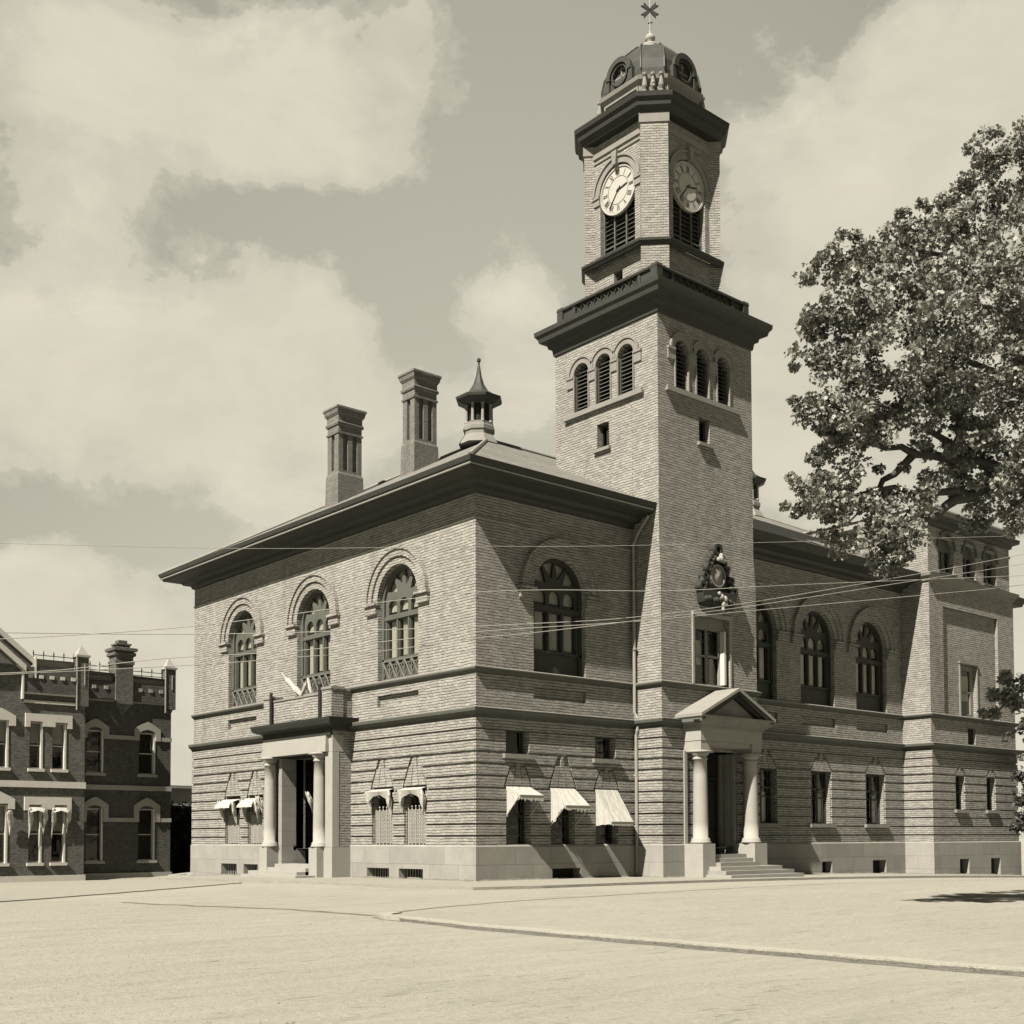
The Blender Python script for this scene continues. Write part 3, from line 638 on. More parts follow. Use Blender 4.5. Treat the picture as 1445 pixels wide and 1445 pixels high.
# the two left ones still stand out on a bowed hoop
for a, b in (GW_A[2], GW_A[3]):
    q = MB(); n = 12; m_ = 8; vs = []
    for j in range(m_ + 1):
        ph = R(8 + 100 * j / m_)
        for i in range(n + 1):
            u = a - .05 + (b - a + .1) * i / n; rr = .62 + .03 * math.sin(i * 1.7 + j); vs.append(F_ := FA.P(u, 2.95 + rr * .75 * math.sin(ph), .04 + rr * (.95 if j < m_ else .9) * max(0, math.cos(ph)) ))
    q.add(vs, [(j * (n + 1) + i, j * (n + 1) + i + 1, (j + 1) * (n + 1) + i + 1, (j + 1) * (n + 1) + i) for j in range(m_) for i in range(n)])
    w = q.build('awning', 'canvas', hall); bunch(FA, a, 2.35, 3.3, .17, w, 'awning_drape', .4); bunch(FA, b, 2.45, 3.35, .16, w, 'awning_drape', .36)
# --- entrance porch on the sunny side
PX = -.95; py0, py1 = 7.85, 13.25
FP = Fac((PX, 0), (0, 1), (-1, 0))
pw = MB(); pw.box(PX, -.0, py0, py0 + .55, -.4, 5.95); pw.box(PX + .02, -.0, py0 + .1, py1 - .1, 5.72, 5.94); pw.box(PX, -.0, py1 - .55, py1, -.4, 5.95)
porch = pw.build('porch', 'pale_brick', hall)
q = MB(); q.box(PX - .04, 0.0, py0 - .04, py0 + .6, -.4, 1.25); q.box(PX - .04, 0, py1 - .6, py1 + .04, -.4, 1.25)
q.box(PX - .012, PX + .3, py0 - .012, py0 + .5, 1.26, 5.05)
q.box(PX - .17, PX + .5, 8.12, py1 - .02, 5.06, 5.34); q.box(PX - .13, PX + .5, 8.16, py1 - .04, 5.342, 5.7); q.box(PX - .01, PX + .5, py0 - .012, 8.1, 5.06, 5.7)
q.box(PX - .36, PX + .3, 12.4, 13.0, -.4, 1.24); q.box(PX - .36, PX + .3, 8.43, 9.03, -.4, 1.24)
q.build('entablature', 'pale_stone', porch)
q = MB(); q.box(PX - .1, PX + .4, py0 + .02, py1 - .02, 5.702, 5.98); q.build('frieze', 'dark_trim', porch)
q = MB(); pp = [(0, py1), (PX, py1), (PX, py0), (0, py0)]
q.sweep(pp, [(.0, 5.9), (.06, 5.98), (.1, 6.05), (.38, 6.14), (.44, 6.3), (.46, 6.4), (.0, 6.43)], closed=False); q.poly([(0, py1 + .4, 6.405), (PX - .4, py1 + .4, 6.405), (PX - .4, py0 - .4, 6.405), (0, py0 - .4, 6.405)])
q.build('porch_cornice', 'dark_trim', porch)
q = MB(); q.box(PX, PX + .28, 8.6, 12.55, 6.42, 7.4); q.box(PX - .06, PX + .5, py0, 8.55, 6.41, 7.55); q.box(PX - .06, PX + .5, 12.65, py1, 6.41, 7.55); q.box(PX + .5, -.0, py0 + .05, py0 + .3, 6.41, 7.5); q.box(PX + .5, 0, py1 - .3, py1 - .05, 6.41, 7.5)
q.build('balcony_parapet', 'pale_brick', porch)
q = MB(); q.box(PX - .03, PX + .3, 8.62, 12.5, 7.402, 7.47); q.box(PX - .1, PX + .54, py0 - .04, 8.58, 7.552, 7.66); q.box(PX - .1, PX + .54, 12.62, py1 + .04, 7.552, 7.66); q.box(PX + .54, 0, py0, py0 + .34, 7.502, 7.6)
q.build('parapet_coping', 'trim_stone', porch)
for yy in (8.66, 12.56):
    q = MB(); q.box(PX - .12, PX - .063, yy - .09, yy + .09, 6.43, 7.8); q.build('iron_strap', 'iron', porch)
def column(cx, cy, z0, z1, r, parent, name='column'):
    q = MB(); h = z1 - z0
    pr_ = [(r * 1.35, z0), (r * 1.35, z0 + .07), (r * 1.2, z0 + .1), (r * 1.22, z0 + .17), (r * 1.02, z0 + .22)]
    pr_ += [(r * (1 - .14 * t ** 1.6), z0 + .22 + (h - .5) * t) for t in (0, .2, .4, .6, .8, 1)]
    pr_ += [(r * .98, z1 - .27), (r * .98, z1 - .22), (r * .88, z1 - .2), (r * .9, z1 - .12), (r * 1.2, z1 - .05), (r * 1.22, z1)]
    q.lathe(cx, cy, pr_, 28); q.box(cx - r * 1.3, cx + r * 1.3, cy - r * 1.3, cy + r * 1.3, z1, z1 + .085)
    return q.build(name, 'pale_stone', parent, smooth=False)
for cy in (8.73, 12.7): column(PX - .04, cy, 1.25, 4.96, .265, porch)
for o in porch.children:
    if o.name.startswith('column'):
        for p in o.data.polygons: p.use_smooth = True
q = MB(); q.box(PX + .25, .35, 12.22, 12.5, 1.1, 5.0); q.box(PX + .2, .42, 12.14, 12.5, -.3, 1.1); q.build('door_jamb', 'granite', porch)
q = MB(); q.box(1.75, 1.8, 9.0, 12.6, .2, 5.1); q.box(.0, 1.8, 9.0, 9.05, .2, 5.1); q.box(.4, 1.8, 12.5, 12.55, .2, 5.1); q.box(PX + .3, 1.8, 9.0, 12.5, 4.99, 5.04); q.box(0, 1.8, 9.0, 12.5, .3, .5); q.build('vestibule', 'interior', porch)
q = MB(); FA.box(q, 9.5, 11.9, .52, 4.2, -1.72, -1.66)
for k in (9.6, 10.75): FA.box(q, k, k + 1.0, .8, 2.2, -1.66, -1.62); FA.box(q, k, k + 1.0, 2.5, 4.1, -1.66, -1.62)
q.build('door', 'door_wood', porch)
for i, (x0, z) in enumerate(((-2.2, .13), (-1.85, .27), (-1.45, .41), (-1.1, .55))):
    q = MB(); q.box(x0, -.2, 9.05 - (.5 if i < 1 else 0), 12.1 + (.9 if i < 2 else 0), -.4, z); q.build('step', 'pale_stone', porch)
bunch(FP, 8.95, 2.75, 3.45, .14, porch, 'cloth_bundle', .42); bunch(FP, 13.1, 2.7, 3.4, .16, porch, 'cloth_bundle', .35)
# --- clock tower: shaft
TC = (11.0, 1.53); TW = 2.935
def sq(h, c=TC): return [(c[0] - h, c[1] + h), (c[0] - h, c[1] - h), (c[0] + h, c[1] - h), (c[0] + h, c[1] + h)]
X0, X1_, Y0, Y1_ = TC[0] - TW, TC[0] + TW, TC[1] - TW, TC[1] + TW
FSL = Fac((X0, 0), (0, 1), (-1, 0)); FSF = Fac((0, Y0), (1, 0), (0, -1)); FLL = FTL; FLF = FTF
TA = [.30, 1.57, 2.86]; TB = [9.46, 10.73, 12.04]; tw_ = .44
sh = MB()
LH = [rect(9.98, 12.2, 7.72, 10.47)]
# lower flared part (z 6.12 -> 12) : front wall plane leans back slightly to the upper plane
FTF.plate(sh, rect(TX0, TX1, ZB - .05, 12.0), LH, 0, None, -.5); FTL.plate(sh, rect(TY, .2, ZB - .05, 12.0), (), 0); sh.poly([(TX1, TY, -1), (TX1, 4, -1), (TX1, 4, 12), (TX1, TY, 12)])
sh.add([(TX0, TY, 12), (TX1, TY, 12), (X1_, Y0, 13.2), (X0, Y0, 13.2), (TX0, Y1_, 12), (X0, Y1_, 13.2), (TX1, Y1_, 12), (X1_, Y1_, 13.2)], [(0, 1, 2, 3), (4, 0, 3, 5), (1, 6, 7, 2)])
FSL.plate(sh, rect(Y0, Y1_, 13.2, 22.5), [arch(c - tw_, c + tw_, 19.45, 21.02, 12) for c in TA] + [rect(1.29, 1.97, 17.55, 18.6)], 0, None, -.4)
FSF.plate(sh, rect(X0, X1_, 13.2, 22.5), [arch(c - tw_ + .03, c + tw_ - .03, 19.45, 21.02, 12) for c in TB] + [rect(10.5, 11.18, 17.55, 18.6)], 0, None, -.4)
sh.poly([(X1_, Y0, 13.2), (X1_, Y1_, 13.2), (X1_, Y1_, 22.5), (X1_, Y0, 22.5)]); sh.poly([(X0, Y1_, 13.2), (X1_, Y1_, 13.2), (X1_, Y1_, 22.5), (X0, Y1_, 22.5)])
tower = sh.build('tower_shaft', 'pale_brick', hall)
q = MB(); q.box(X0 + .8, X1_ - .8, Y0 + .8, Y1_ - .8, 12, 22.3); q.build('tower_core', 'interior', tower)
for F_, cs, hw in ((FSL, TA, tw_), (FSF, TB, tw_ - .03)):
    hd = MB()
    for c in cs:
        F_.ring(hd, c, 21.02, hw, hw + .22, 0, .05, n=14); F_.ring(hd, c, 21.02, hw + .22, hw + .30, 0, .1, n=14)
        F_.box(hd, c - hw - .02, c - hw + .03, 19.45, 21.02, -.02, .06); F_.box(hd, c + hw - .03, c + hw + .02, 19.45, 21.02, -.02, .06)
    for a, b in ((cs[0] - hw - .42, cs[0] - hw - .03), (cs[0] + hw + .03, cs[1] - hw - .03), (cs[1] + hw + .03, cs[2] - hw - .03), (cs[2] + hw + .03, cs[2] + hw + .42)):
        F_.box(hd, a, b, 20.55, 20.93, 0, .06); F_.box(hd, a - .02, b + .02, 20.93, 21.03, 0, .1)
    hd.build('arch_hood', 'trim_stone', tower)
    q = MB(); F_.box(q, cs[0] - .98, cs[2] + .98, 19.2, 19.3, 0, .16); F_.box(q, cs[0] - .9, cs[2] + .9, 19.3, 19.44, 0, .09); q.build('tower_sill', 'trim_stone', tower)
    for c in cs:
        q = MB(); z = 19.5
        while z < 21.4:
            half = hw if z < 21.0 else math.sqrt(max(.01, hw * hw - (z - 21.0) ** 2)); h2 = half - .03
            a = [F_.P(c - h2, z, -.14), F_.P(c + h2, z, -.14), F_.P(c + h2, z + .13, -.34), F_.P(c - h2, z + .13, -.34)]
            q.add(a + [(p[0], p[1], p[2] - .025) for p in a], [(0, 1, 2, 3), (7, 6, 5, 4), (0, 1, 5, 4)]); z += .165
        F_.box(q, c - hw, c - hw + .04, 19.45, 21.02, -.3, -.1); F_.box(q, c + hw - .04, c + hw, 19.45, 21.02, -.3, -.1)
        q.build('louvre', 'frame_wood', tower)
for F_, a, b in ((FSL, 1.29, 1.97), (FSF, 10.5, 11.18)):
    q = MB(); F_.plate(q, rect(a, b, 17.55, 18.6), [rect(a + .08, b - .08, 17.63, 18.52)], -.26, -.34); F_.box(q, a + .3, a + .36, 17.6, 18.5, -.3, -.24); w = q.build('tower_window', 'dark_wood', tower)
    q = MB(); F_.box(q, a - .12, b + .12, 17.42, 17.55, 0, .14); q.build('sill', 'trim_stone', tower)
# window above the porch
q = MB(); FTF.plate(q, rect(9.98, 12.2, 7.72, 10.47), [rect(10.35, 11.85, 7.8, 10.0)], -.2, -.35); FTF.box(q, 11.06, 11.13, 7.8, 10.0, -.36, -.28); FTF.box(q, 10.35, 11.85, 8.9, 8.98, -.36, -.28); tw = q.build('window_over_porch', 'trim_stone', tower)
q = MB(); FTF.plate(q, rect(10.35, 11.85, 7.8, 10.0), (), -.38); q.build('pane', 'glass', tw)
q = MB(); FTF.plate(q, rect(10.4, 11.0, 8.6, 9.6), (), -.5); q.build('curtain', 'curtain', tw)
q = MB(); FTF.box(q, 11.86, 11.98, 7.8, 10.0, -.34, .02); q.build('shutter', 'white_paint', tw)
q = MB(); FTF.box(q, 9.88, 9.98, 7.72, 10.6, 0, .05); FTF.box(q, 12.2, 12.3, 7.72, 10.6, 0, .05); FTF.box(q, 9.88, 12.3, 10.47, 10.62, .052, .1); q.build('window_surround', 'pale_stone', tw)
# coat of arms relief
CA = MB()
cx0, cz0 = 11.2, 12.0
FTF.plate(CA, [(cx0 - 1.05, 11.45), (cx0 + 1.1, 11.45), (cx0 + 1.0, 11.85), (cx0 + .75, 12.35), (cx0 + .52, 12.9), (cx0 + .3, 13.2), (cx0, 13.3), (cx0 - .3, 13.15), (cx0 - .5, 12.8), (cx0 - .75, 12.35), (cx0 - 1.0, 11.85)], (), .14, 0)
def lump(u, z, d, r, sc=(1, 1, 1)): CA.sphere(FTF.P(u, z, d), r, 6, sc)
FTF.ring(CA, cx0, 13.22, .13, .26, 0, .34, 0, 360, 16)
for k in range(7):
    t = k / 6
    for s_ in (-1, 1):
        u = cx0 + s_ * (.3 + .72 * t); z = 12.98 - 1.25 * t + .12 * math.sin(5 * t)
        lump(u, z, .22, .11 + .04 * math.sin(3 * k), (1, 1, 1.5)); lump(u - s_ * .13, z - .1, .3, .09)
for s_ in (-1, 1):
    for rr, zz_, uu in ((.2, 11.62, .98), (.16, 12.05, .82), (.13, 12.5, .58)): FTF.ring(CA, cx0 + s_ * uu, zz_, rr * .45, rr, .05, .36, 0, 360, 12)
FTF.plate(CA, [(cx0 - .95, 11.0), (cx0 - .8, 10.9), (cx0 + .85, 10.85), (cx0 + .98, 11.05), (cx0 + 1.08, 11.5), (cx0 - 1.05, 11.5)], (), .38, 0)
for k in range(9): lump(cx0 - .85 + .21 * k, 11.12 + .05 * math.sin(k * 2.2), .38, .12)
crest = CA.build('coat_of_arms', 'shield_stone', tower)
q = MB(); n = 12
for k in range(n):
    a0, a1 = math.pi * 2 * k / n, math.pi * 2 * (k + 1) / n
    def sp(a, r_): return FTF.P(cx0 + r_ * .36 * math.cos(a), 12.15 + r_ * .46 * math.sin(a), .24 + .12 * (1 - r_))
    q.add([sp(a0, 1), sp(a1, 1), sp(a1, .5), sp(a0, .5)], [(0, 1, 2, 3)]); q.add([sp(a0, .5), sp(a1, .5), sp(0, 0)], [(0, 1, 2)])
FTF.ring(q, cx0, 12.15, .4, .47, .12, .3, 0, 360, 16); q.build('shield', 'trim_stone', crest)
q = MB()
for u, z, r_ in ((.12, 10.98, .1), (.22, 11.2, .12), (.02, 11.28, .1), (.3, 11.02, .08), (.1, 10.78, .08), (-.12, 11.4, .07), (0, 12.82, .12), (.18, 12.75, .08), (-.15, 12.78, .08), (.02, 12.95, .09)): q.sphere(FTF.P(cx0 + u, z, .44), r_, 6, (1, 1, 1.2))
q.build('carved_figure', 'pale_stone', crest)
# tower cornice + balustrade
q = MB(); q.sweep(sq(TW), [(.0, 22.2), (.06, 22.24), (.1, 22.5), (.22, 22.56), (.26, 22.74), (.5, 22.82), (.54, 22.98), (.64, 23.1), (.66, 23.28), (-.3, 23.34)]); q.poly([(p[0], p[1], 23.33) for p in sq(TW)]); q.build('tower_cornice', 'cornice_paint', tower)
bal = MB(); hb = 2.86
bal.sweep(sq(hb - .12), [(0, 24.12), (.14, 24.12), (.16, 24.18), (.14, 24.24), (0, 24.24)]); bal.sweep(sq(hb - .12), [(0, 23.33), (.12, 23.33), (.12, 23.52), (0, 23.52)])
for sx_ in (-1, 1):
    for sy_ in (-1, 1): bal.box(TC[0] + sx_ * (hb - .15) - .17, TC[0] + sx_ * (hb - .15) + .17, TC[1] + sy_ * (hb - .15) - .17, TC[1] + sy_ * (hb - .15) + .17, 23.335, 24.28)
for F_, c0 in ((Fac((TC[0] - hb + .06, TC[1]), (0, 1), (-1, 0)), 0), (Fac((TC[0], TC[1] - hb + .06), (1, 0), (0, -1)), 0)):
    for sgn in (-1, 1):
        pass
    F_.box(bal, -1.95, -1.8, 23.5, 24.13, -.1, .04); F_.box(bal, 1.8, 1.95, 23.5, 24.13, -.1, .04)
    if F_.n[0] == -1:
        F_.box(bal, 1.95, 2.6, 23.5, 24.13, -.08, 0); F_.box(bal, -2.6, -1.95, 23.5, 24.13, -.08, 0)
    F_.box(bal, -2.6, 2.6, 23.5, 24.14, -.12, -.075)
    n = 9
    for k in range(n):
        a = -1.8 + 3.6 * k / n; b = a + 3.6 / n; cc = (a + b) / 2
        bal.tube([F_.P(a, 23.52, -.03), F_.P(b, 24.12, -.03)], .032, 5); bal.tube([F_.P(b, 23.52, -.03), F_.P(a, 24.12, -.03)], .032, 5); F_.ring(bal, cc, 23.82, .06, .11, -.06, 0, 0, 360, 10)
bal.build('balustrade', 'cornice_paint', tower)
# belfry
def octo(h, c, ctr=TC):
    x, y = ctr; return [(x - h, y + h - c), (x - h, y - h + c), (x - h + c, y - h), (x + h - c, y - h), (x + h, y - h + c), (x + h, y + h - c), (x + h - c, y + h), (x - h + c, y + h)]
def octp(h, c, rec, ctr=TC):
    x, y = ctr; o = []
    for sx_, sy_, vert in ((-1, 0, 1), (0, -1, 0), (1, 0, 1), (0, 1, 0)):
        if sx_ == -1: o += [(x - h, y + h - c), (x - h + rec, y + h - c), (x - h + rec, y - h + c), (x - h, y - h + c)]
        elif sy_ == -1: o += [(x - h + c, y - h), (x - h + c, y - h + rec), (x + h - c, y - h + rec), (x + h - c, y - h)]
        elif sx_ == 1: o += [(x + h, y - h + c), (x + h - rec, y - h + c), (x + h - rec, y + h - c), (x + h, y + h - c)]
        else: o += [(x + h - c, y + h), (x + h - c, y + h - rec), (x - h + c, y + h - rec), (x - h + c, y + h)]
    return o
H0, C0 = 2.42, .80; HI = H0 - .32
bf = MB()
mains = [Fac((TC[0] - HI, TC[1]), (0, 1), (-1, 0)), Fac((TC[0], TC[1] - HI), (1, 0), (0, -1)), Fac((TC[0] + HI, TC[1]), (0, 1), (1, 0)), Fac((TC[0], TC[1] + HI), (1, 0), (0, 1))]
hwm = H0 - C0 + .0; ow = 1.0; SP = 28.72
for F_ in mains: F_.plate(bf, rect(-hwm - .1, hwm + .1, 23.3, 31.0), [arch(-ow, ow, 25.9, SP, 20)] + ([rect(-.28, .22, 24.55, 25.15)] if F_ is mains[0] else []), 0, None, -.4)
o8 = octo(H0, C0); cn8 = [(i, (i + 1) % 8) for i in (1, 3, 5, 7)]
for a, b in cn8:   # projecting corner piers
    A_, B_ = Vector(o8[a]), Vector(o8[b]); ce = Vector(TC); t = (B_ - A_).normalized(); inn = (ce - (A_ + B_) / 2).normalized() * .75
    bf.add([(*A_, 23.3), (*B_, 23.3), (*(B_ + inn), 23.3), (*(A_ + inn), 23.3), (*A_, 31.0), (*B_, 31.0), (*(B_ + inn), 31.0), (*(A_ + inn), 31.0)], [(0, 1, 5, 4), (1, 2, 6, 5), (3, 0, 4, 7), (4, 5, 6, 7)])
belfry = bf.build('belfry', 'pale_brick', hall)
q = MB(); q.sweep(octo(H0, C0), [(.0, 25.55), (.05, 25.58), (.1, 25.66), (.14, 25.7), (.15, 25.8), (-.3, 25.86)]); q.build('belfry_sill', 'dark_trim', belfry)
q = MB()
for a, b in cn8:
    A_, B_ = Vector(o8[a]), Vector(o8[b]); ce = Vector(TC); inn = (ce - (A_ + B_) / 2).normalized() * .6; t = (B_ - A_).normalized() * .05; A_ -= t; B_ += t; A_ -= inn.normalized() * .05; B_ -= inn.normalized() * .05
    for z0, z1 in ((30.62, 31.0),): q.add([(*A_, z0), (*B_, z0), (*(B_ + inn), z0), (*(A_ + inn), z0), (*A_, z1), (*B_, z1), (*(B_ + inn), z1), (*(A_ + inn), z1)], [(0, 1, 5, 4), (1, 2, 6, 5), (3, 0, 4, 7), (0, 1, 2, 3)])
for F_ in mains[:2]: F_.box(q, -hwm + .0, hwm - .0, 30.42, 30.7, 0, .07); F_.box(q, -hwm, hwm, 30.2, 30.28, 0, .05)
q.build('pier_cap', 'trim_stone', belfry)
q = MB(); q.sweep(octo(H0, C0), [(-.4, 31.0), (.06, 31.0), (.1, 31.12), (.24, 31.22), (.28, 31.42), (.38, 31.5), (.42, 31.68), (-.5, 31.73)]); q.poly([(x, y, 31.73) for x, y in octo(H0 - .2, C0)]); q.build('belfry_cornice', 'dark_trim', belfry)
for i, F_ in enumerate(mains[:2]):
    q = MB(); F_.ring(q, 0, SP, ow, ow + .26, 0, .05); F_.ring(q, 0, SP, ow + .26, ow + .36, 0, .11)
    for s_ in (-1, 1):
        a, b = sorted((s_ * (ow + .0), s_ * (hwm + .02))); F_.box(q, a, b, SP - .36, SP - .08, 0, .06); F_.box(q, a, b, SP - .08, SP + .04, 0, .11)
    F_.plate(q, [(-.09, SP + ow - .08), (.09, SP + ow - .08), (.15, SP + ow + .5), (-.15, SP + ow + .5)], (), .2, 0); q.build('arch_hood', 'trim_stone', belfry)
    # louvre screen
    q = MB(); z = 25.95
    while z < 28.1:
        a = [F_.P(-ow + .05, z, -.26), F_.P(ow - .05, z, -.26), F_.P(ow - .05, z + .1, -.4), F_.P(-ow + .05, z + .1, -.4)]; q.add(a + [(p[0], p[1], p[2] - .025) for p in a], [(0, 1, 2, 3), (7, 6, 5, 4), (0, 1, 5, 4)]); z += .19
    for u in (-.95, -.34, .34, .95): F_.box(q, u - .035, u + .035, 25.9, 28.2, -.24, -.18)
    for z in (25.95, 26.45): F_.box(q, -ow, ow, z - .03, z + .03, -.24, -.19)
    q.build('louvre', 'frame_wood', belfry)
    # clock
    q = MB(); cz = 28.64; rr = .95
    F_.ring(q, 0, cz, .0, rr, -.16, -.06, 0, 360, 48); F_.ring(q, 0, cz, rr, rr + .07, -.16, -.02, 0, 360, 48)
    ck = q.build('clock_face', 'enamel', belfry)
    q = MB(); flip = -1 if F_.n[0] == -1 else 1   # reading direction seen from outside
    num = ['XII', 'I', 'II', 'III', 'IIII', 'V', 'VI', 'VII', 'VIII', 'IX', 'X', 'XI']
    sgnR = {0: -1, 1: 1}[i]
    def stroke(x0, y0, x1, y1, w, d=-.05):
        dx, dy = x1 - x0, y1 - y0; L = math.hypot(dx, dy); nx, ny = -dy / L * w, dx / L * w
        F_.plate(q, [(sgnR * (x0 + nx), cz + y0 + ny), (sgnR * (x1 + nx), cz + y1 + ny), (sgnR * (x1 - nx), cz + y1 - ny), (sgnR * (x0 - nx), cz + y0 - ny)], (), d, -.062)
    for k in range(12):
        th = math.pi / 2 - k * math.pi / 6; up_ = (math.cos(th), math.sin(th)); rt = (math.sin(th), -math.cos(th)); s_ = num[k]; adv = {'I': .05, 'V': .1, 'X': .1}; tot = sum(adv[c] for c in s_); x = -tot / 2
        def L2(a, r_): return (rt[0] * a + up_[0] * r_, rt[1] * a + up_[1] * r_)
        for c in s_:
            w = adv[c]; segs = {'I': [((.5, 0), (.5, 1), .011)], 'V': [((.1, 1), (.5, 0), .013), ((.9, 1), (.5, 0), .006)], 'X': [((.1, 1), (.9, 0), .013), ((.9, 1), (.1, 0), .006)]}[c]
            for (a0, b0), (a1, b1), ww in segs: stroke(*L2(x + a0 * w, .62 + b0 * .24), *L2(x + a1 * w, .62 + b1 * .24), ww)
            x += w
    for k in range(60):
        th = k * math.pi / 30; stroke(.89 * math.cos(th), .89 * math.sin(th), .93 * math.cos(th), .93 * math.sin(th), .006)
    F_.ring(q, 0, cz, .565, .58, -.062, -.05, 0, 360, 40)
    q.build('numerals', 'iron', ck)
    q = MB()
    for ang, L, w, tail in ((math.pi / 2 - R(79), .52, .028, .1), (math.pi / 2 - R(219), .8, .018, .18)):
        c_, s_ = math.cos(ang), math.sin(ang); stroke(-c_ * tail, -s_ * tail, c_ * L, s_ * L, w, -.03)
    F_.ring(q, 0, cz, 0, .06, -.05, -.02, 0, 360, 12); q.build('clock_hands', 'iron', ck)
q = MB(); q.box(TC[0] - 1.7, TC[0] + 1.7, TC[1] - 1.7, TC[1] + 1.7, 23.4, 31); q.build('belfry_core', 'interior', belfry)
# drum, dormers and dome
dr = MB(); HD, CD = 1.79, .76
dr.sweep(octo(HD, CD), [(.06, 31.76), (.06, 31.95), (.0, 32.0), (.0, 32.75), (.05, 32.8), (.16, 32.9), (.2, 33.05), (.0, 33.12)])
for F_ in (Fac((TC[0] - HD, TC[1]), (0, 1), (-1, 0)), Fac((TC[0], TC[1] - HD), (1, 0), (0, -1))):
    F_.box(dr, -.9, .9, 32.62, 32.7, 0, .06); F_.box(dr, -.9, .9, 32.05, 32.12, 0, .06); F_.box(dr, -.98, -.9, 32.05, 32.7, 0, .06); F_.box(dr, .9, .98, 32.05, 32.7, 0, .06)
drum = dr.build('dome_drum', 'trim_stone', belfry)
q = MB()
for sx_, sy_ in ((-1, -1), (1, -1), (-1, 1), (1, 1)):
    cc = Vector((TC[0] + sx_ * (HD - CD / 2 + .14), TC[1] + sy_ * (HD - CD / 2 + .14))); t = Vector((sx_, -sy_)).normalized()
    for k in (-.34, 0, .34):
        p = cc + t * k; q.lathe(p.x, p.y, [(.1, 32.3), (.1, 32.36), (.06, 32.4), (.12, 32.55), (.1, 32.7), (.05, 32.95), (.1, 33.02), (.1, 33.1)], 8)
    # scroll consoles down to the cornice corner
    o = Vector((sx_, sy_)).normalized()
    for r0, dd_, zc in ((.3, .5, 32.15), (.22, .85, 31.98), (.13, .28, 32.55), (.1, .7, 32.3)):
        pts = [(*(Vector((TC[0] + sx_ * (HD - CD / 2), TC[1] + sy_ * (HD - CD / 2))) + o * (dd_ + r0 * math.cos(a) * (1 - .07 * i))), zc + r0 * math.sin(a) * (1 - .07 * i)) for i, a in enumerate([k * math.pi / 6 for k in range(13)])]
        q.tube(pts, .045, 5)
q.build('scroll_console', 'trim_stone', drum)
dm = MB()
prof = [(h * .97, c * .97, z) for h, c, z in [(1.86, .72, 33.1), (1.87, .72, 33.4), (1.79, .72, 33.9), (1.62, .71, 34.25), (1.42, .7, 34.6), (1.15, .66, 34.95), (.9, .62, 35.2), (.66, .56, 35.42), (.4, .3, 35.5)]]
vs = []; 
for h, c, z in prof: vs += [(x, y, z) for x, y in octo(h, c * .98)]
dm.add(vs, [(i * 8 + k, i * 8 + (k + 1) % 8, (i + 1) * 8 + (k + 1) % 8, (i + 1) * 8 + k) for i in range(len(prof) - 1) for k in range(8)] + [tuple(len(prof) * 8 - 8 + k for k in range(8))])
dome = dm.build('dome', 'copper', belfry)
q = MB()
for k in range(8): q.tube([(*octo(h + .01, c * .98)[k], z + .01) for h, c, z in prof[:-1]], .045, 5)
q.build('dome_rib', 'copper', dome)
for F_ in (Fac((TC[0] - HD, TC[1]), (0, 1), (-1, 0)), Fac((TC[0], TC[1] - HD), (1, 0), (0, -1)), Fac((TC[0] + HD, TC[1]), (0, 1), (1, 0))):
    q = MB(); n = 16; rd_ = .62; A = [(rd_ * math.cos(R(180 * k / n)), 33.6 + rd_ * math.sin(R(180 * k / n))) for k in range(n + 1)]
    o_ = [(rd_, 33.05)] + A + [(-rd_, 33.05)]
    F_.plate(q, o_, [[(.38 * math.cos(R(22.5 * k)), 33.62 + .42 * math.sin(R(22.5 * k))) for k in range(16)]], .08, -1.2, -.1)
    F_.ring(q, 0, 33.6, rd_ - .12, rd_ + .1, .06, .22, n=16); F_.ring(q, 0, 33.62, .38, .46, .08, .15, 0, 360, 16)
    for s_ in (-1, 1): u0, u1 = sorted((s_ * (rd_ - .06), s_ * (rd_ + .14))); F_.box(q, u0, u1, 33.1, 33.62, .0, .18)
    dmr = q.build('dormer', 'copper', dome)
    q = MB(); F_.ring(q, 0, 33.62, 0, .42, -.12, -.06, 0, 360, 16); F_.box(q, -.03, .03, 33.2, 34.02, -.06, .0); F_.box(q, -.38, .38, 33.58, 33.64, -.06, -.0); q.build('oculus', 'trim_stone', dmr)
q = MB(); q.lathe(*TC, [(.5, 35.4), (.46, 35.5), (.3, 35.56), (.34, 35.62), (.34, 35.7), (.14, 35.78), (.1, 35.86), (.2, 35.93), (.23, 36.03), (.18, 36.14), (.06, 36.22), (.03, 36.4), (.025, 37.1), (.02, 38.6)], 12)
fin = q.build('finial', 'pale_stone', dome, smooth=True)
q = MB(); dirv = Vector((CR.x, CR.y, 0)).normalized()
for a in (40, 140, 220, 320):
    d_ = dirv * math.cos(R(a)) + Vector((0, 0, math.sin(R(a)))); p0 = Vector((*TC, 37.28)); side = dirv * -math.sin(R(a)) + Vector((0, 0, math.cos(R(a))))
    tip = p0 + d_ * .42; th = Vector((dirv.y, -dirv.x, 0)) * .04; pts = [p0 + side * .05, tip + side * .1, p0 + d_ * .34, tip - side * .1, p0 - side * .05]
    k = len(pts); q.add([p + th for p in pts] + [p - th for p in pts], [tuple(range(k)), tuple(range(2 * k - 1, k - 1, -1))] + [(i, (i + 1) % k, k + (i + 1) % k, k + i) for i in range(k)])
q.tube([Vector((*TC, 36.7)) - dirv * .08, Vector((*TC, 36.75)) + dirv * .1], .03, 5)
q.build('weather_vane', 'iron', fin)
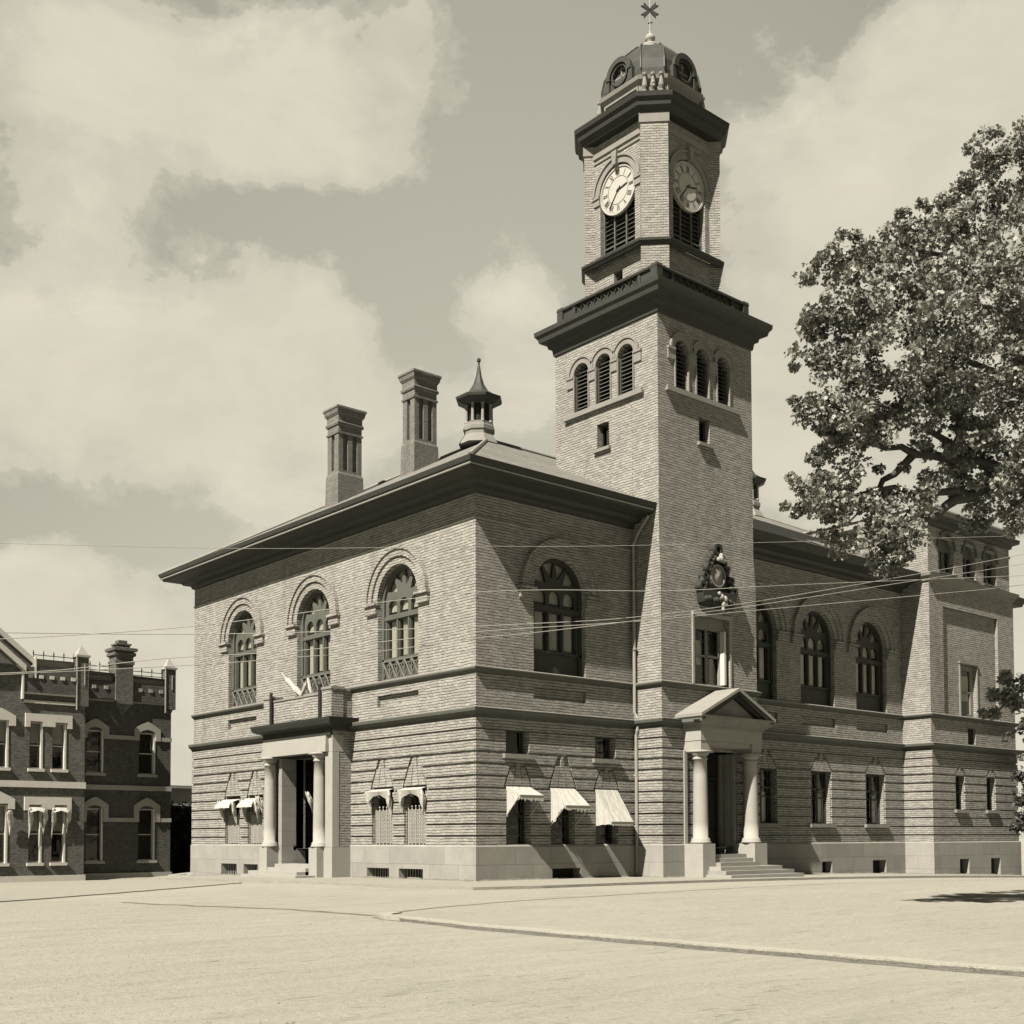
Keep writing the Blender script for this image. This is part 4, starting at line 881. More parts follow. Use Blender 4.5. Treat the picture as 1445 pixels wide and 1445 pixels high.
# --- tower porch with pediment
pv = -2.42; qx0, qx1 = 9.24, 13.06; pcx = (qx0 + qx1) / 2
FQ = Fac((0, pv), (1, 0), (0, -1))
q = MB(); q.box(qx0, qx1, pv, TY, 5.36, 5.86); q.box(qx0 + .02, qx0 + .62, pv + .02, TY, 4.98, 5.358); q.box(qx1 - .62, qx1 - .02, pv + .02, TY, 4.98, 5.358); q.box(qx0 + .62, qx1 - .62, pv + .1, TY, 5.16, 5.356)
q.box(qx0 - .03, qx0 + .14, TY - .14, TY - .0, 1.2, 5.0); q.box(qx1 - .14, qx1 + .03, TY - .14, TY, 1.2, 5.0)
tp = q.build('tower_porch', 'pale_stone', hall)
q = MB(); pth = [(qx0, TY), (qx0, pv), (qx1, pv), (qx1, TY)]
q.sweep(pth, [(.0, 5.84), (.06, 5.87), (.08, 5.98), (.3, 6.08), (.36, 6.24), (.38, 6.32), (.0, 6.34)], closed=False); q.poly([(qx0 - .37, TY, 6.325), (qx0 - .37, pv - .37, 6.325), (qx1 + .37, pv - .37, 6.325), (qx1 + .37, TY, 6.325)]); q.build('porch_cornice', 'trim_stone', tp)
q = MB(); FQ.plate(q, [(qx0 + .1, 6.34), (qx1 - .1, 6.34), (pcx, 7.15)], (), -.02); q.build('tympanum', 'trim_stone', tp)
q = MB(); hwp = (qx1 - qx0) / 2 + .4; ap = 7.5; ez = 6.38; yb, yf = TY, pv - .4
for s_ in (-1, 1):
    xe = pcx + s_ * hwp; a = [(xe, yf, ez), (pcx, yf, ap), (pcx, yb, ap), (xe, yb, ez)]; b_ = [(x, y, z - .12) for x, y, z in a]
    q.add(a + b_, [(0, 1, 2, 3), (7, 6, 5, 4), (0, 1, 5, 4), (0, 3, 7, 4)])
w = q.build('pediment_roof', 'tin_roof', tp)
q = MB()
for s_ in (-1, 1):
    xe = pcx + s_ * (hwp - .05)
    for d0, d1, t0, t1 in ((.16, .36, .125, .24), (.02, .22, .245, .36)):
        FQ.plate(q, [(xe, ez - t0), (pcx, ap - t0), (pcx, ap - t1), (xe - s_ * .12, ez - t1)], (), d1, d0 - .1)
q.build('raking_cornice', 'dark_trim', tp)
for cx in (9.58, 12.72):
    o = column(cx, pv + .34, 1.36, 4.9, .3, tp)
    for p in o.data.polygons: p.use_smooth = True
q = MB(); q.box(qx0 - .06, qx0 + .68, pv - .1, TY, -.5, 1.35); q.build('pedestal', 'pale_stone', tp)
q = MB(); q.box(qx1 - .68, qx1 + .12, pv - .1, TY, -.5, 1.35); q.build('pedestal', 'pale_stone', tp)
q = MB(); q.box(9.9, 12.5, -.6, -.56, .9, 5.0); q.box(9.9, 9.93, TY, -.56, .9, 5.0); q.box(9.9, 12.5, TY, -.56, 5.0, 5.03); q.build('door_recess', 'interior', tp)
q = MB(); q.box(12.46, 12.5, TY - .02, -.56, .9, 5.0); q.box(12.40, 12.46, TY - .02, TY + .12, .9, 5.0); q.box(12.42, 12.46, TY + .3, TY + .5, .9, 5.0); q.box(12.38, 12.46, TY + .66, TY + .8, .9, 5.0); q.build('door_jamb', 'granite', tp)
q = MB(); FD = Fac((0, -.6), (1, 0), (0, -1)); FD.box(q, 10.25, 12.15, .95, 3.9, 0, .06)
for k in (10.33, 11.25):
    for z0, z1 in ((1.1, 1.9), (2.05, 3.0)): FD.box(q, k, k + .82, z0, z1, .06, .1)
FD.box(q, 10.1, 12.3, 3.95, 4.05, 0, .12); FD.box(q, 10.1, 10.22, .95, 3.95, 0, .12); FD.box(q, 12.18, 12.3, .95, 3.95, 0, .12)
dr_ = q.build('door', 'door_wood', tp)
q = MB(); FD.box(q, 10.55, 10.65, 3.15, 3.55, .08, .1); FD.box(q, 10.9, 11.0, 3.15, 3.55, .08, .1); q.build('door_pane', 'white_paint', dr_)
for i in range(6):
    z = .15 + .155 * i; y0 = -3.75 + .33 * i; q = MB()
    if i < 3: q.box(9.35 + .1 * i, (13.95, 13.75, 13.4)[i], y0, TY, -.5, z)
    else: q.box(qx0 + .7, qx1 - .7, y0, TY + .3, -.5, z)
    q.build('step', 'pale_stone' if i % 2 == 0 else 'granite', tp)
# --- annex pavilion
an = MB()
PAN = rect(28.9, 34.45, 7.73, 13.12)
FAF.plate(an, rect(AX0, AX1, ZB - .05, 14.5), [PAN, rect(31.16, 31.95, 6.3, 7.12)], 0, None, -.16)
FAF.plate(an, PAN, [rect(30.75, 32.4, 7.75, 10.4)], -.16, None, -.5)
FAL.plate(an, rect(AY, .3, ZB - .05, 14.5), (), 0)
an.poly([(AX1, AY, -1), (AX1, 8, -1), (AX1, 8, 14.5), (AX1, AY, 14.5)])
UX1 = 35.9; triple = [(28.6, 30.1), (31.0, 32.3), (33.1, 34.5)]
FAF.plate(an, rect(AX0 + .02, UX1, 14.5, 17.4), [arch(a, b, 14.86, 16.1, 12) for a, b in triple], -.03, None, -.4)
an.poly([(AX0 + .02, AY + .03, 14.5), (AX0 + .02, 7, 14.5), (AX0 + .02, 7, 17.4), (AX0 + .02, AY + .03, 17.4)]); an.poly([(UX1, AY + .03, 14.5), (UX1, 7, 14.5), (UX1, 7, 17.4), (UX1, AY + .03, 17.4)]); an.poly([(AX0, 7, 14), (UX1, 7, 14), (UX1, 7, 17.4), (AX0, 7, 17.4)])
annex = an.build('pavilion', 'pale_brick', hall)
q = MB(); q.box(AX0 + .6, UX1 - .5, AY + .6, 6.5, 6.2, 17.3); q.build('pavilion_core', 'interior', annex)
AP = [(AX0, 7), (AX0, AY), (AX1, AY), (AX1, 7)]
q = MB(); q.sweep(AP, [(0, 14.25), (.08, 14.28), (.1, 14.42), (.22, 14.5), (.26, 14.66), (.0, 14.74)]); q.build('pavilion_belt', 'trim_stone', annex)
AP2 = [(AX0 + .02, 7), (AX0 + .02, AY + .03), (UX1, AY + .03), (UX1, 7)]
q = MB(); q.sweep(AP2, [(0, 16.55), (.06, 16.58), (.06, 16.7), (0, 16.72)]); q.build('string_course', 'trim_stone', annex)
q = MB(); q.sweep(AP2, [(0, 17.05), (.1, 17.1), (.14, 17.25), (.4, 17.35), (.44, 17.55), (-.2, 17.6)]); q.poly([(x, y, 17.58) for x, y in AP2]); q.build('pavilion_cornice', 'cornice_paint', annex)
q = MB(); q.sweep(AP2, [(-.2, 17.58), (-.1, 17.58), (-.1, 18.02), (0, 18.05), (0, 18.13), (-.2, 18.15)])
for k in range(12): x = 28 + k * .68; q.box(x - .05, x + .05, AY + .1, AY + .17, 17.6, 18.05)
q.build('pavilion_parapet', 'pale_stone', annex)
for a, b in triple:
    q = MB(); FAF.ring(q, (a + b) / 2, 16.1, (b - a) / 2, (b - a) / 2 + .16, -.03, .06, n=12); FAF.box(q, a - .12, b + .12, 14.76, 14.86, -.03, .1)
    FAF.plate(q, arch(a, b, 14.86, 16.1, 12), [rect(a + .12, (a + b) / 2 - .05, 14.95, 16.0), rect((a + b) / 2 + .05, b - .12, 14.95, 16.0)], -.25, -.32); w = q.build('window', 'frame_wood', annex)
    q = MB(); FAF.plate(q, rect(a + .1, b - .1, 14.9, 16.0), (), -.29); q.build('pane', 'glass', w)
q = MB(); FAF.plate(q, rect(30.75, 32.4, 7.75, 10.4), [rect(31.1, 32.1, 7.9, 9.0), rect(31.1, 32.1, 9.08, 10.15)], -.34, -.42); FAF.box(q, 30.65, 30.75, 7.75, 10.45, -.16, -.1); FAF.box(q, 32.4, 32.5, 7.75, 10.45, -.16, -.1); FAF.box(q, 30.6, 32.55, 10.45, 10.55, -.16, -.06); w = q.build('window', 'trim_stone', annex)
q = MB(); FAF.plate(q, rect(31.1, 32.1, 7.9, 10.15), (), -.4); q.build('pane', 'glass', w); q = MB(); FAF.plate(q, rect(31.1, 32.1, 8.6, 9.9), (), -.47); q.build('curtain', 'curtain', w)
q = MB(); FAF.plate(q, rect(31.16, 31.95, 6.3, 7.12), (), -.15); q.build('vent_opening', 'interior', annex)
# --- rain pipe at tower corner
q = MB(); q.tube([(7.92, -1.0, 14.2), (7.92, -.5, 13.7), (7.92, -.17, 13.2), (7.92, -.17, 6.5), (7.92, -.3, 6.3), (7.92, -.36, 6.1), (7.92, -.3, 5.8), (7.92, -.24, 5.6), (7.92, -.24, .2)], .065, 8)
for z in (12.5, 9, 4, 2): q.tube([(7.92, -.2, z), (7.92, -.2, z + .08)], .09, 8)
q.build('rain_pipe', 'pipe_metal', hall)
# --- chimneys
def chimney(x, y, z0, z1, parent, w=1.26, d=.92):
    """x,y: front-left corner"""
    cxx, cyy = x + w / 2, y + d / 2
    def rc(o=0): return [(x - o, y + d + o), (x - o, y - o), (x + w + o, y - o), (x + w + o, y + d + o)]
    q = MB(); zb, zt = z0 + 1.3, z1 - 1.15
    q.box(x, x + w, y, y + d, z0 - 1.5, zb); q.box(x + .14, x + w - .14, y + .14, y + d - .14, zb, z1 - .2)
    Fx = Fac((x, y), (1, 0), (0, -1)); Fy = Fac((x, y), (0, 1), (-1, 0)); Fx2 = Fac((x, y + d), (1, 0), (0, 1)); Fy2 = Fac((x + w, y), (0, 1), (1, 0))
    aw = .13
    for F_ in (Fx, Fx2): F_.plate(q, rect(0, w, zb, zt + .3), [arch(w * .3 - aw, w * .3 + aw, zb + .1, zt - .1, 8), arch(w * .7 - aw, w * .7 + aw, zb + .1, zt - .1, 8)], 0, None, -.15)
    for F_ in (Fy, Fy2): F_.plate(q, rect(0, d, zb, zt + .3), [arch(d * .5 - aw, d * .5 + aw, zb + .1, zt - .1, 8)], 0, None, -.15)
    q.sweep(rc(), [(-.1, z0 - .9), (.09, z0 - .9), (.05, zb - .12), (0, zb)])
    q.sweep(rc(), [(0, zt - .1), (.05, zt - .08), (.05, zt), (0, zt + .02)])
    q.sweep(rc(), [(0, zt + .28), (.06, zt + .32), (.08, zt + .42), (.02, zt + .5), (.02, z1 - .42), (.1, z1 - .3), (.14, z1 - .12), (.17, z1 - .1), (.17, z1), (-.15, z1 + .03)])
    q.box(x + .1, x + w - .1, y + .1, y + d - .1, z1 - .3, z1 + .03)
    return q.build('chimney', 'chimney_brick', parent)
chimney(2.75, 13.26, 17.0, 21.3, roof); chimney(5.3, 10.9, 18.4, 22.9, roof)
# --- ventilator turrets on the ridge
def turret(cx, cy):
    q = MB(); z = 20.2
    q.lathe(cx, cy, [(1.0, z), (.85, z + .25), (.72, z + .45), (.72, z + .62), (.78, z + .66), (.78, z + .86), (.7, z + .92), (.7, z + 1.05)], 8, R(22.5))
    v = q.build('ventilator', 'trim_stone', roof)
    q = MB()
    for k in range(8):
        a = R(22.5 + 45 * k); q.lathe(cx + .62 * math.cos(a), cy + .62 * math.sin(a), [(.1, z + 1.05), (.075, z + 1.12), (.07, z + 1.85), (.12, z + 1.95)], 8)
    q.build('colonette', 'pipe_metal', v)
    q = MB(); q.lathe(cx, cy, [(.5, z + 1.0), (.5, z + 1.95)], 8); q.build('vent_core', 'interior', v)
    q = MB(); q.lathe(cx, cy, [(.72, z + 1.9), (.9, z + 2.0), (1.12, z + 2.12), (1.16, z + 2.24), (.85, z + 2.36), (.5, z + 2.6), (.28, z + 2.95), (.14, z + 3.4), (.07, z + 3.85), (.05, z + 3.9), (.05, z + 4.05), (.1, z + 4.1), (.1, z + 4.2), (.02, z + 4.28)], 8, R(22.5))
    q.build('vent_roof', 'copper', v)
turret(9.12, 10.95); turret(29.4, 10.95)
# ------------------------------------------------------------------ neighbouring brick house (left)
GH = -.82
house = empty('brick_house', (-4.6, 24, GH), 'dark two storey brick house with pale window hoods, left of the town hall', 'house')
def hb(mb, name, material, parent=None):
    o = mb.build(name, material, parent or house)
    if parent is None: 
        for v in o.data.vertices: v.co -= Vector((-4.6, 24, GH))
    else:
        for v in o.data.vertices: v.co -= Vector((-4.6, 24, GH))
    return o
F1 = Fac((0, 24), (1, 0), (0, -1)); F2 = Fac((0, 25), (1, 0), (0, -1)); FH = Fac((-4.6, 0), (0, 1), (1, 0))
HX0 = -20.0
w1 = [(-7.2, -6.6), (-6.14, -5.5), (-8.85, -8.15), (-13.0, -12.3), (-12.0, -11.3), (-15, -14.3)]
q = MB(); holes = [rect(a, b, 4.9, 7.08) for a, b in w1] + [rect(a, b, .52, 3.2) for a, b in w1]
F1.plate(q, rect(HX0, -4.6, GH - .3, 9.65), holes, 0, None, -.3); q.poly([(-4.6, 24, GH), (-4.6, 25, GH), (-4.6, 25, 9.65), (-4.6, 24, 9.65)]); q.poly([(HX0, 24, GH), (HX0, 36, GH), (HX0, 36, 9.65), (HX0, 24, 9.65)])
# gable on the left
F1.plate(q, [(-7.62, 9.65), (-13.0, 9.65), (-10.3, 11.9)], (), .25, -2.0)
F1.plate(q, [(-7.1, 9.65), (-13.5, 9.65), (-13.5, 10.0), (-10.3, 12.6), (-7.1, 10.1)], (), -.2, -3.0)
hb(q, 'front_wall', 'house_brick')
w2 = [(-4.12, -3.3), (-1.47, -.62)]
q = MB(); holes = [rect(a, b, 4.85, 6.95) for a, b in w2] + [rect(a, b, .54, 3.12) for a, b in w2]
F2.plate(q, rect(-4.6, .23, GH - .3, 9.4), holes, 0, None, -.3); q.poly([(.23, 25, GH), (.23, 36, GH), (.23, 36, 9.4), (.23, 25, 9.4)]); hb(q, 'wing_wall', 'dark_brick')  # wing brick darker than the front: the front's cast shade in its colour
q = MB(); q.box(HX0 + .3, -.2, 25.6, 35.8, GH, 9.3); hb(q, 'inner_core', 'interior')
q = MB(); q.add([(HX0, 24.1, 9.66), (.23, 24.9, 9.66), (.23, 36, 9.66), (HX0, 36, 9.66)], [(0, 1, 2, 3)]); hb(q, 'flat_roof', 'slate')
q = MB(); F1.plate(q, [(-7.05, 9.62), (-5.15, 9.62), (-5.15, 9.98), (-7.05, 10.02)], (), -.15, .1); hb(q, 'roof_edge', 'pale_stone')
q = MB(); F2.plate(q, [(-4.4, 9.38), (0.0, 9.34), (0.0, 9.72), (-4.4, 9.84)], (), -.1, .15); hb(q, 'roof_edge', 'granite')
q = MB()   # stone trim on the front: plinth, belt, hoods
F1.box(q, HX0, -4.56, GH - .3, -.08, 0, .14); F1.box(q, HX0, -4.56, 4.02, 4.32, 0, .08)
for a, b in ((w1[0][0] - .22, w1[1][1] + .26), (w1[3][0] - .22, w1[4][1] + .22)):
    for z in (7.08, 3.2): F1.box(q, a, b, z + .02, z + .38, 0, .1); F1.box(q, a, a + .22, z - .25, z + .02, 0, .1); F1.box(q, b - .22, b, z - .25, z + .02, 0, .1); F1.box(q, a + .8, b - .8, z - .2, z + .02, 0, .1)
for a, b in (w1[2], w1[5]):
    c = (a + b) / 2; hw = (b - a) / 2
    for z in (7.08, 3.25): F1.plate(q, [(c - hw - .3, z - .25), (c - hw, z - .25), (c - hw, z), (c + hw, z), (c + hw, z - .25), (c + hw + .3, z - .25), (c + hw + .3, z + .22), (c, z + .55), (c - hw - .3, z + .22)], (), .1, 0)
for a, b in w1:
    for z in (4.9, .52): F1.box(q, a - .08, b + .08, z - .14, z, 0, .12)
F1.box(q, -7.5, -5.1, 8.36, 8.44, 0, .12); F1.box(q, -7.5, -5.1, 7.95, 8.08, 0, .07)
for k in range(5): u = -7.35 + k * .5; F1.box(q, u, u + .2, 9.1, 9.26, .0, .2)
# raking copings of the gable
for (xa, za, xb, zb), d in (((-7.5, 9.65, -10.3, 11.95), .36), ((-6.95, 10.05, -10.3, 12.75), -.1)):
    for s_ in (1, -1):
        if s_ == -1: xa, xb = -20.6 - xa, xb
        F1.plate(q, [(xa, za), (xb, zb), (xb, zb - .3), (xa, za - .3)], (), d, d - .4)
F1.box(q, -7.05, -6.98, 9.1, 10.1, 0, .2); F1.box(q, -7.62, -7.54, 8.1, 9.6, .0, .2)
hb(q, 'stone_trim', 'white_paint')
q = MB(); F2.box(q, -4.6, .27, GH - .3, -.06, 0, .14); F2.box(q, -4.6, .25, 4.03, 4.27, 0, .08)
for zt, zb_ in ((6.95, 6.55), (3.12, 2.46)):
    for a, b in ((-4.6, -4.34), (-3.05, -1.72), (-.36, .25)): F2.box(q, a, b, zb_, zb_ + .2, 0, .08)
    for a, b in w2:
        c = (a + b) / 2; hw = (b - a) / 2; z = zt
        F2.plate(q, [(c - hw - .26, zb_), (c - hw, zb_), (c - hw, z - .02), (c - hw * .6, z + .1), (c, z + .15), (c + hw * .6, z + .1), (c + hw, z - .02), (c + hw, zb_), (c + hw + .26, zb_), (c + hw + .26, z + .18), (c + hw * .5, z + .48), (c, z + .56), (c - hw * .5, z + .48), (c - hw - .26, z + .18)], (), .1, 0)
for a, b in w2:
    for z in (4.85, .54): F2.box(q, a - .1, b + .1, z - .13, z, 0, .12)
F2.box(q, -4.3, -.2, 8.4, 8.46, 0, .12)
for u in (-3.95, -3.35, -1.6, -1.05, -.5): F2.box(q, u, u + .2, 8.98, 9.15, .0, .2)
hb(q, 'wing_trim', 'pale_stone')
# corbelled dark frieze
q = MB(); F1.box(q, -7.55, -5.05, 8.44, 9.62, 0, .16); F1.box(q, -7.5, -5.0, 8.1, 8.36, 0, .05); F2.box(q, -4.45, -.1, 8.46, 9.36, 0, .16);
hb(q, 'frieze', 'dark_brick')
for F_, ws, zz_ in ((F1, w1, ((.52, 3.2), (4.9, 7.08))), (F2, w2, ((.54, 3.12), (4.85, 6.95)))):
    for a, b in ws:
        for z0, z1 in zz_:
            q = MB(); F_.plate(q, rect(a, b, z0, z1), [rect(a + .05, b - .09, z0 + .06, (z0 + z1) / 2 - .02), rect(a + .05, b - .09, (z0 + z1) / 2 + .02, z1 - .06)], -.14, -.2); F_.box(q, b - .09, b, z0, z1, -.16, .03)
            w = hb(q, 'window', 'white_paint')
            q = MB(); F_.plate(q, rect(a + .05, b - .05, z0 + .05, z1 - .05), (), -.18); hb(q, 'pane', 'glass', w).parent = w
            if F_ is F1:
                q = MB(); F_.plate(q, rect(a + .05, b - .05, z0 + (z1 - z0) * .55, z1 - .05), (), -.24); o = hb(q, 'blind', 'trim_stone', w)
# draped awnings on the two lower front windows
def hbunch(u, z0, z1, r):
    o = bunch(F1, u, z0, z1, r, house, 'awning_drape', .2)
    for v in o.data.vertices: v.co -= Vector((-4.6, 24, GH))
for a, b in w1[:2]:
    q = MB(); n = 8; top = [F1.P(a - .02 + (b - a + .04) * i / n, 3.12, .05) for i in range(n + 1)]; bt = [F1.P(a - .02 + (b - a + .04) * i / n, 2.95 - .1 * abs(2 * i / n - 1), .32) for i in range(n + 1)]
    q.add(top + bt, [(i, i + 1, n + 2 + i, n + 1 + i) for i in range(n)]); hb(q, 'awning', 'canvas'); hbunch(a + .0, 1.75, 3.0, .11); hbunch(b + .06, 1.9, 3.0, .12)
hbunch(w1[2][1] + .05, 1.9, 2.9, .14)
# corner pinnacles
for (u0, u1, y, z0, zt) in ((-5.05, -4.5, 23.85, 7.95, 10.3), (-.15, .38, 24.8, 8.2, 10.25)):
    q = MB(); d = u1 - u0; q.box(u0, u1, y, y + d, z0, zt); q.add([(u0 + .1, y + .1, z0), (u1 - .1, y + .1, z0), (u1 - .1, y + d, z0), (u0 + .1, y + d, z0), ((u0 + u1) / 2, y + d / 2, z0 - .5)], [(0, 1, 4), (1, 2, 4), (2, 3, 4), (3, 0, 4)])
    p_ = hb(q, 'pinnacle', 'house_brick')
    q = MB(); q.box(u0 - .06, u1 + .06, y - .06, y + d + .06, zt, zt + .1); q.add([(u0, y, zt + .1), (u1, y, zt + .1), (u1, y + d, zt + .1), (u0, y + d, zt + .1), ((u0 + u1) / 2, y + d / 2, zt + .62)], [(0, 1, 4), (1, 2, 4), (2, 3, 4), (3, 0, 4)])
    q.box(u0 - .05, u0, y - .04, y + .02, z0 - .2, zt); q.box(u0 + d * .6, u0 + d * .68, y - .03, y, z0 + 1.0, zt - .3)
    o = hb(q, 'pinnacle_cap', 'pale_stone', p_)
q = MB()
def rcs(x0, x1, y0, y1, o=0): return [(x0 - o, y1 + o), (x0 - o, y0 - o), (x1 + o, y0 - o), (x1 + o, y1 + o)]
q.box(-2.8, -1.92, 24.72, 25.6, 8.3, 10.95)
for z, o_ in ((10.3, .05), (10.72, .1), (10.95, .16)): q.sweep(rcs(-2.8, -1.92, 24.72, 25.6), [(0, z - .06), (o_, z), (o_, z + .14), (0, z + .18)])
q.box(-2.68, -2.04, 24.85, 25.5, 10.9, 11.25); q.box(-2.74, -1.98, 24.79, 25.56, 11.25, 11.33); q.box(-2.58, -2.14, 24.95, 25.4, 11.33, 11.5); q.add([(-2.8, 24.72, 8.3), (-1.92, 24.72, 8.3), (-1.92, 25.02, 8.3), (-2.8, 25.02, 8.3), (-2.36, 25.0, 7.7)], [(0, 1, 4), (1, 2, 4), (3, 0, 4)]); hb(q, 'chimney', 'house_brick')
q = MB()
for F_, a, b, z in ((F1, -7.0, -5.1, 10.05), (F2, -4.4, -2.95, 9.95), (F2, -1.8, -.2, 9.85)):
    q = MB()
    q.tube([F_.P(a, z, -.2), F_.P(b, z, -.2)], .02, 4); q.tube([F_.P(a, z + .2, -.2), F_.P(b, z + .2, -.2)], .02, 4); k = max(2, int((b - a) / .45))
    for i in range(k + 1): u = a + (b - a) * i / k; q.tube([F_.P(u, z - .1, -.2), F_.P(u, z + .42, -.2)], .018, 4); q.sphere(F_.P(u, z + .28, -.2), .045, 4)
    hb(q, 'roof_cresting', 'iron')
q = MB(); F1.box(q, HX0, -9.0, -.75, -.35, .15, .16); hb(q, 'cellar_light', 'interior')
# ------------------------------------------------------------------ shed, ivy and planks in the gap
q = MB(); q.box(3.5, 13.0, 40, 46, -1.2, 4.9); sd = q.build('shed_wall', 'pale_stone')
for v in sd.data.vertices: v.co -= Vector((8, 43, -1.2))
shed = empty('shed', (8, 43, -1.2), 'low pale plastered outbuilding seen in the gap behind the dark hedge', 'outbuilding'); sd.parent = shed
q = MB(); q.add([(3.3 - 8, 39.8 - 43, 6.1), (13.2 - 8, 39.8 - 43, 6.1), (13.2 - 8, 46.2 - 43, 6.3), (3.3 - 8, 46.2 - 43, 6.3), (3.3 - 8, 39.8 - 43, 6.25), (13.2 - 8, 39.8 - 43, 6.25), (13.2 - 8, 46.2 - 43, 6.45), (3.3 - 8, 46.2 - 43, 6.45)], [(0, 1, 5, 4), (4, 5, 6, 7), (1, 2, 6, 5), (3, 0, 4, 7)]); q.build('shed_roof', 'trim_stone', shed)
def leaves(name, clumps, per, size, material, parent=None, up=.45, origin=(0, 0, 0)):
    """clumps: array of (x,y,z,r)"""
    cl = np.repeat(np.array(clumps, float), per, axis=0); n = len(cl)
    d = rng.normal(size=(n, 3)); d /= np.linalg.norm(d, axis=1)[:, None]; rad = cl[:, 3] * rng.random(n) ** .45
    p = cl[:, :3] + d * rad[:, None] * np.array([1, 1, .75])
    nrm = rng.normal(size=(n, 3)) + d * .5; nrm[:, 2] += up; nrm /= np.linalg.norm(nrm, axis=1)[:, None]
    t = np.cross(nrm, rng.normal(size=(n, 3))); t /= np.linalg.norm(t, axis=1)[:, None]; b = np.cross(nrm, t)
    s = size * (.6 + .8 * rng.random(n))[:, None]
    shp = [(-.5, 0, 0), (-.28, -.36, -.05), (-.02, -.2, .02), (.1, -.5, -.1), (.22, -.2, 0), (.6, 0, -.1), (.22, .2, 0), (.1, .5, -.1), (-.02, .2, .02), (-.28, .36, -.05)]
    k = len(shp); V = np.empty((n, k, 3))
    for i, (a, c, e_) in enumerate(shp): V[:, i] = p + t * s * a + b * s * c + nrm * s * e_
    V = V.reshape(-1, 3) - np.array(origin)
    me = bpy.data.meshes.new(name); me.vertices.add(n * k); me.vertices.foreach_set('co', V.ravel()); me.loops.add(n * k); me.loops.foreach_set('vertex_index', np.arange(n * k)); me.polygons.add(n); me.polygons.foreach_set('loop_start', np.arange(0, n * k, k)); me.polygons.foreach_set('loop_total', np.full(n, k)); me.update(calc_edges=True); me.materials.append(M(material))
    o = bpy.data.objects.new(name, me); COL.objects.link(o)
    if parent is not None: o.parent = parent
    return o
cl = [(random.uniform(0.6, 8.5), random.uniform(27.5, 30), random.uniform(-.7, 3.4), .5) for _ in range(160)]
ivy = empty('hedge', (4, 28.5, -.9), 'tall dark ivy clad hedge filling the alley between house and town hall', 'hedge')
leaves('foliage', cl, 70, .16, 'ivy', ivy, origin=(4, 28.5, -.9))
q = MB(); q.box(.4 - 4, 9 - 4, .3, 1.2, 0, 4.3); q.build('hedge_core', 'iron', ivy)
plk = empty('plank_pile', (.6, 24.4, -.55), 'small heap of pale planks leaning at the hall corner beside the alley', 'planks')
for i, (a, b) in enumerate((((-.6, -.2, .1), (1.5, .3, .55)), ((-.3, .1, .02), (1.3, .0, .3)), ((-.7, 0, .3), (.9, .5, .4)), ((.9, -.1, 0), (1.15, .3, 1.0)), ((1.1, -.2, 0), (1.0, .3, .7)))):
    q = MB(); q.tube([a, b], .07, 4); q.build('plank', 'plank_wood', plk)
# ------------------------------------------------------------------ furled flag on the balcony
def WP(px, py, dep): return CAMP + (CF + CR * ((px - 722.5) / 1696.58) - CU * ((py - 1116.68) / 1696.58)) * dep
ff = empty('furled_flag', (-.5, 10.9, 7.5), 'furled pale flag and leaning staff on the porch balcony under the middle window', 'flag')
q = MB(); q.tube([(0, .2, 0), (-.3, 1.2, 1.15)], .035, 6); q.build('staff', 'plank_wood', ff)
q = MB(); q.tube([(0, 0, .05), (-.08, .35, .35), (-.1, .5, .45), (-.2, .85, .8), (-.24, 1.0, .9)], [.06, .15, .1, .12, .03], 7); q.tube([(-.06, .1, .0), (-.02, -.3, .5), (0, -.45, .75), (0, -.6, .3), (0, -.7, .1)], [.05, .09, .06, .08, .03], 7); q.build('cloth', 'canvas', ff)
# ------------------------------------------------------------------ overhead wires
WD = [('thin wire crossing highest in front of the hall eaves', [(-60, 765, 24), (340, 774, 27), (669, 771, 29), (930, 769, 31), (1600, 752, 40)], .0055),
      ('pale wire passing in front of the coat of arms', [(-60, 905, 24), (270, 884, 26), (669, 836, 28), (935, 834, 30), (1066, 828, 31), (1200, 822, 34), (1600, 806, 42)], .009),
      ('dark thin wire against the sky above the house cresting', [(-60, 892, 24), (272, 895, 27), (536, 889, 28), (752, 880, 29), (895, 871, 30), (1066, 849, 33), (1300, 809, 38), (1424, 786, 42), (1600, 752, 48)], .0095),
      ('upper wire of the pair sagging across the arched windows', [(-60, 955, 22), (164, 944, 25), (326, 935, 26), (423, 927, 27), (536, 919, 28), (669, 901, 29), (752, 893, 30), (895, 876, 31), (1068, 854, 34), (1300, 818, 39), (1424, 799, 43), (1600, 770, 50)], .0095),
      ('lowest wire running from the house roof toward the pavilion', [(-60, 952, 26), (80, 946, 27), (235, 929, 28), (423, 918, 29), (669, 892, 30), (895, 877, 31), (1069, 861, 34), (1300, 840, 39), (1445, 825, 44), (1600, 800, 50)], .0095)]
for lab, pts, r_ in WD:
    P_ = [WP(*p) for p in pts]; out = []
    for i in range(len(P_) - 1):
        p0, p1, p2, p3 = P_[max(i - 1, 0)], P_[i], P_[i + 1], P_[min(i + 2, len(P_) - 1)]
        for k in range(6):
            t = k / 6; out.append(.5 * ((2 * p1) + (p2 - p0) * t + (2 * p0 - 5 * p1 + 4 * p2 - p3) * t * t + (3 * p1 - p0 - 3 * p2 + p3) * t ** 3))
    out.append(P_[-1]); q = MB(); q.tube(out, r_, 5); tag(q.build('overhead_wire', 'wire_metal'), lab, 'wire', 'overhead wires strung across the street')
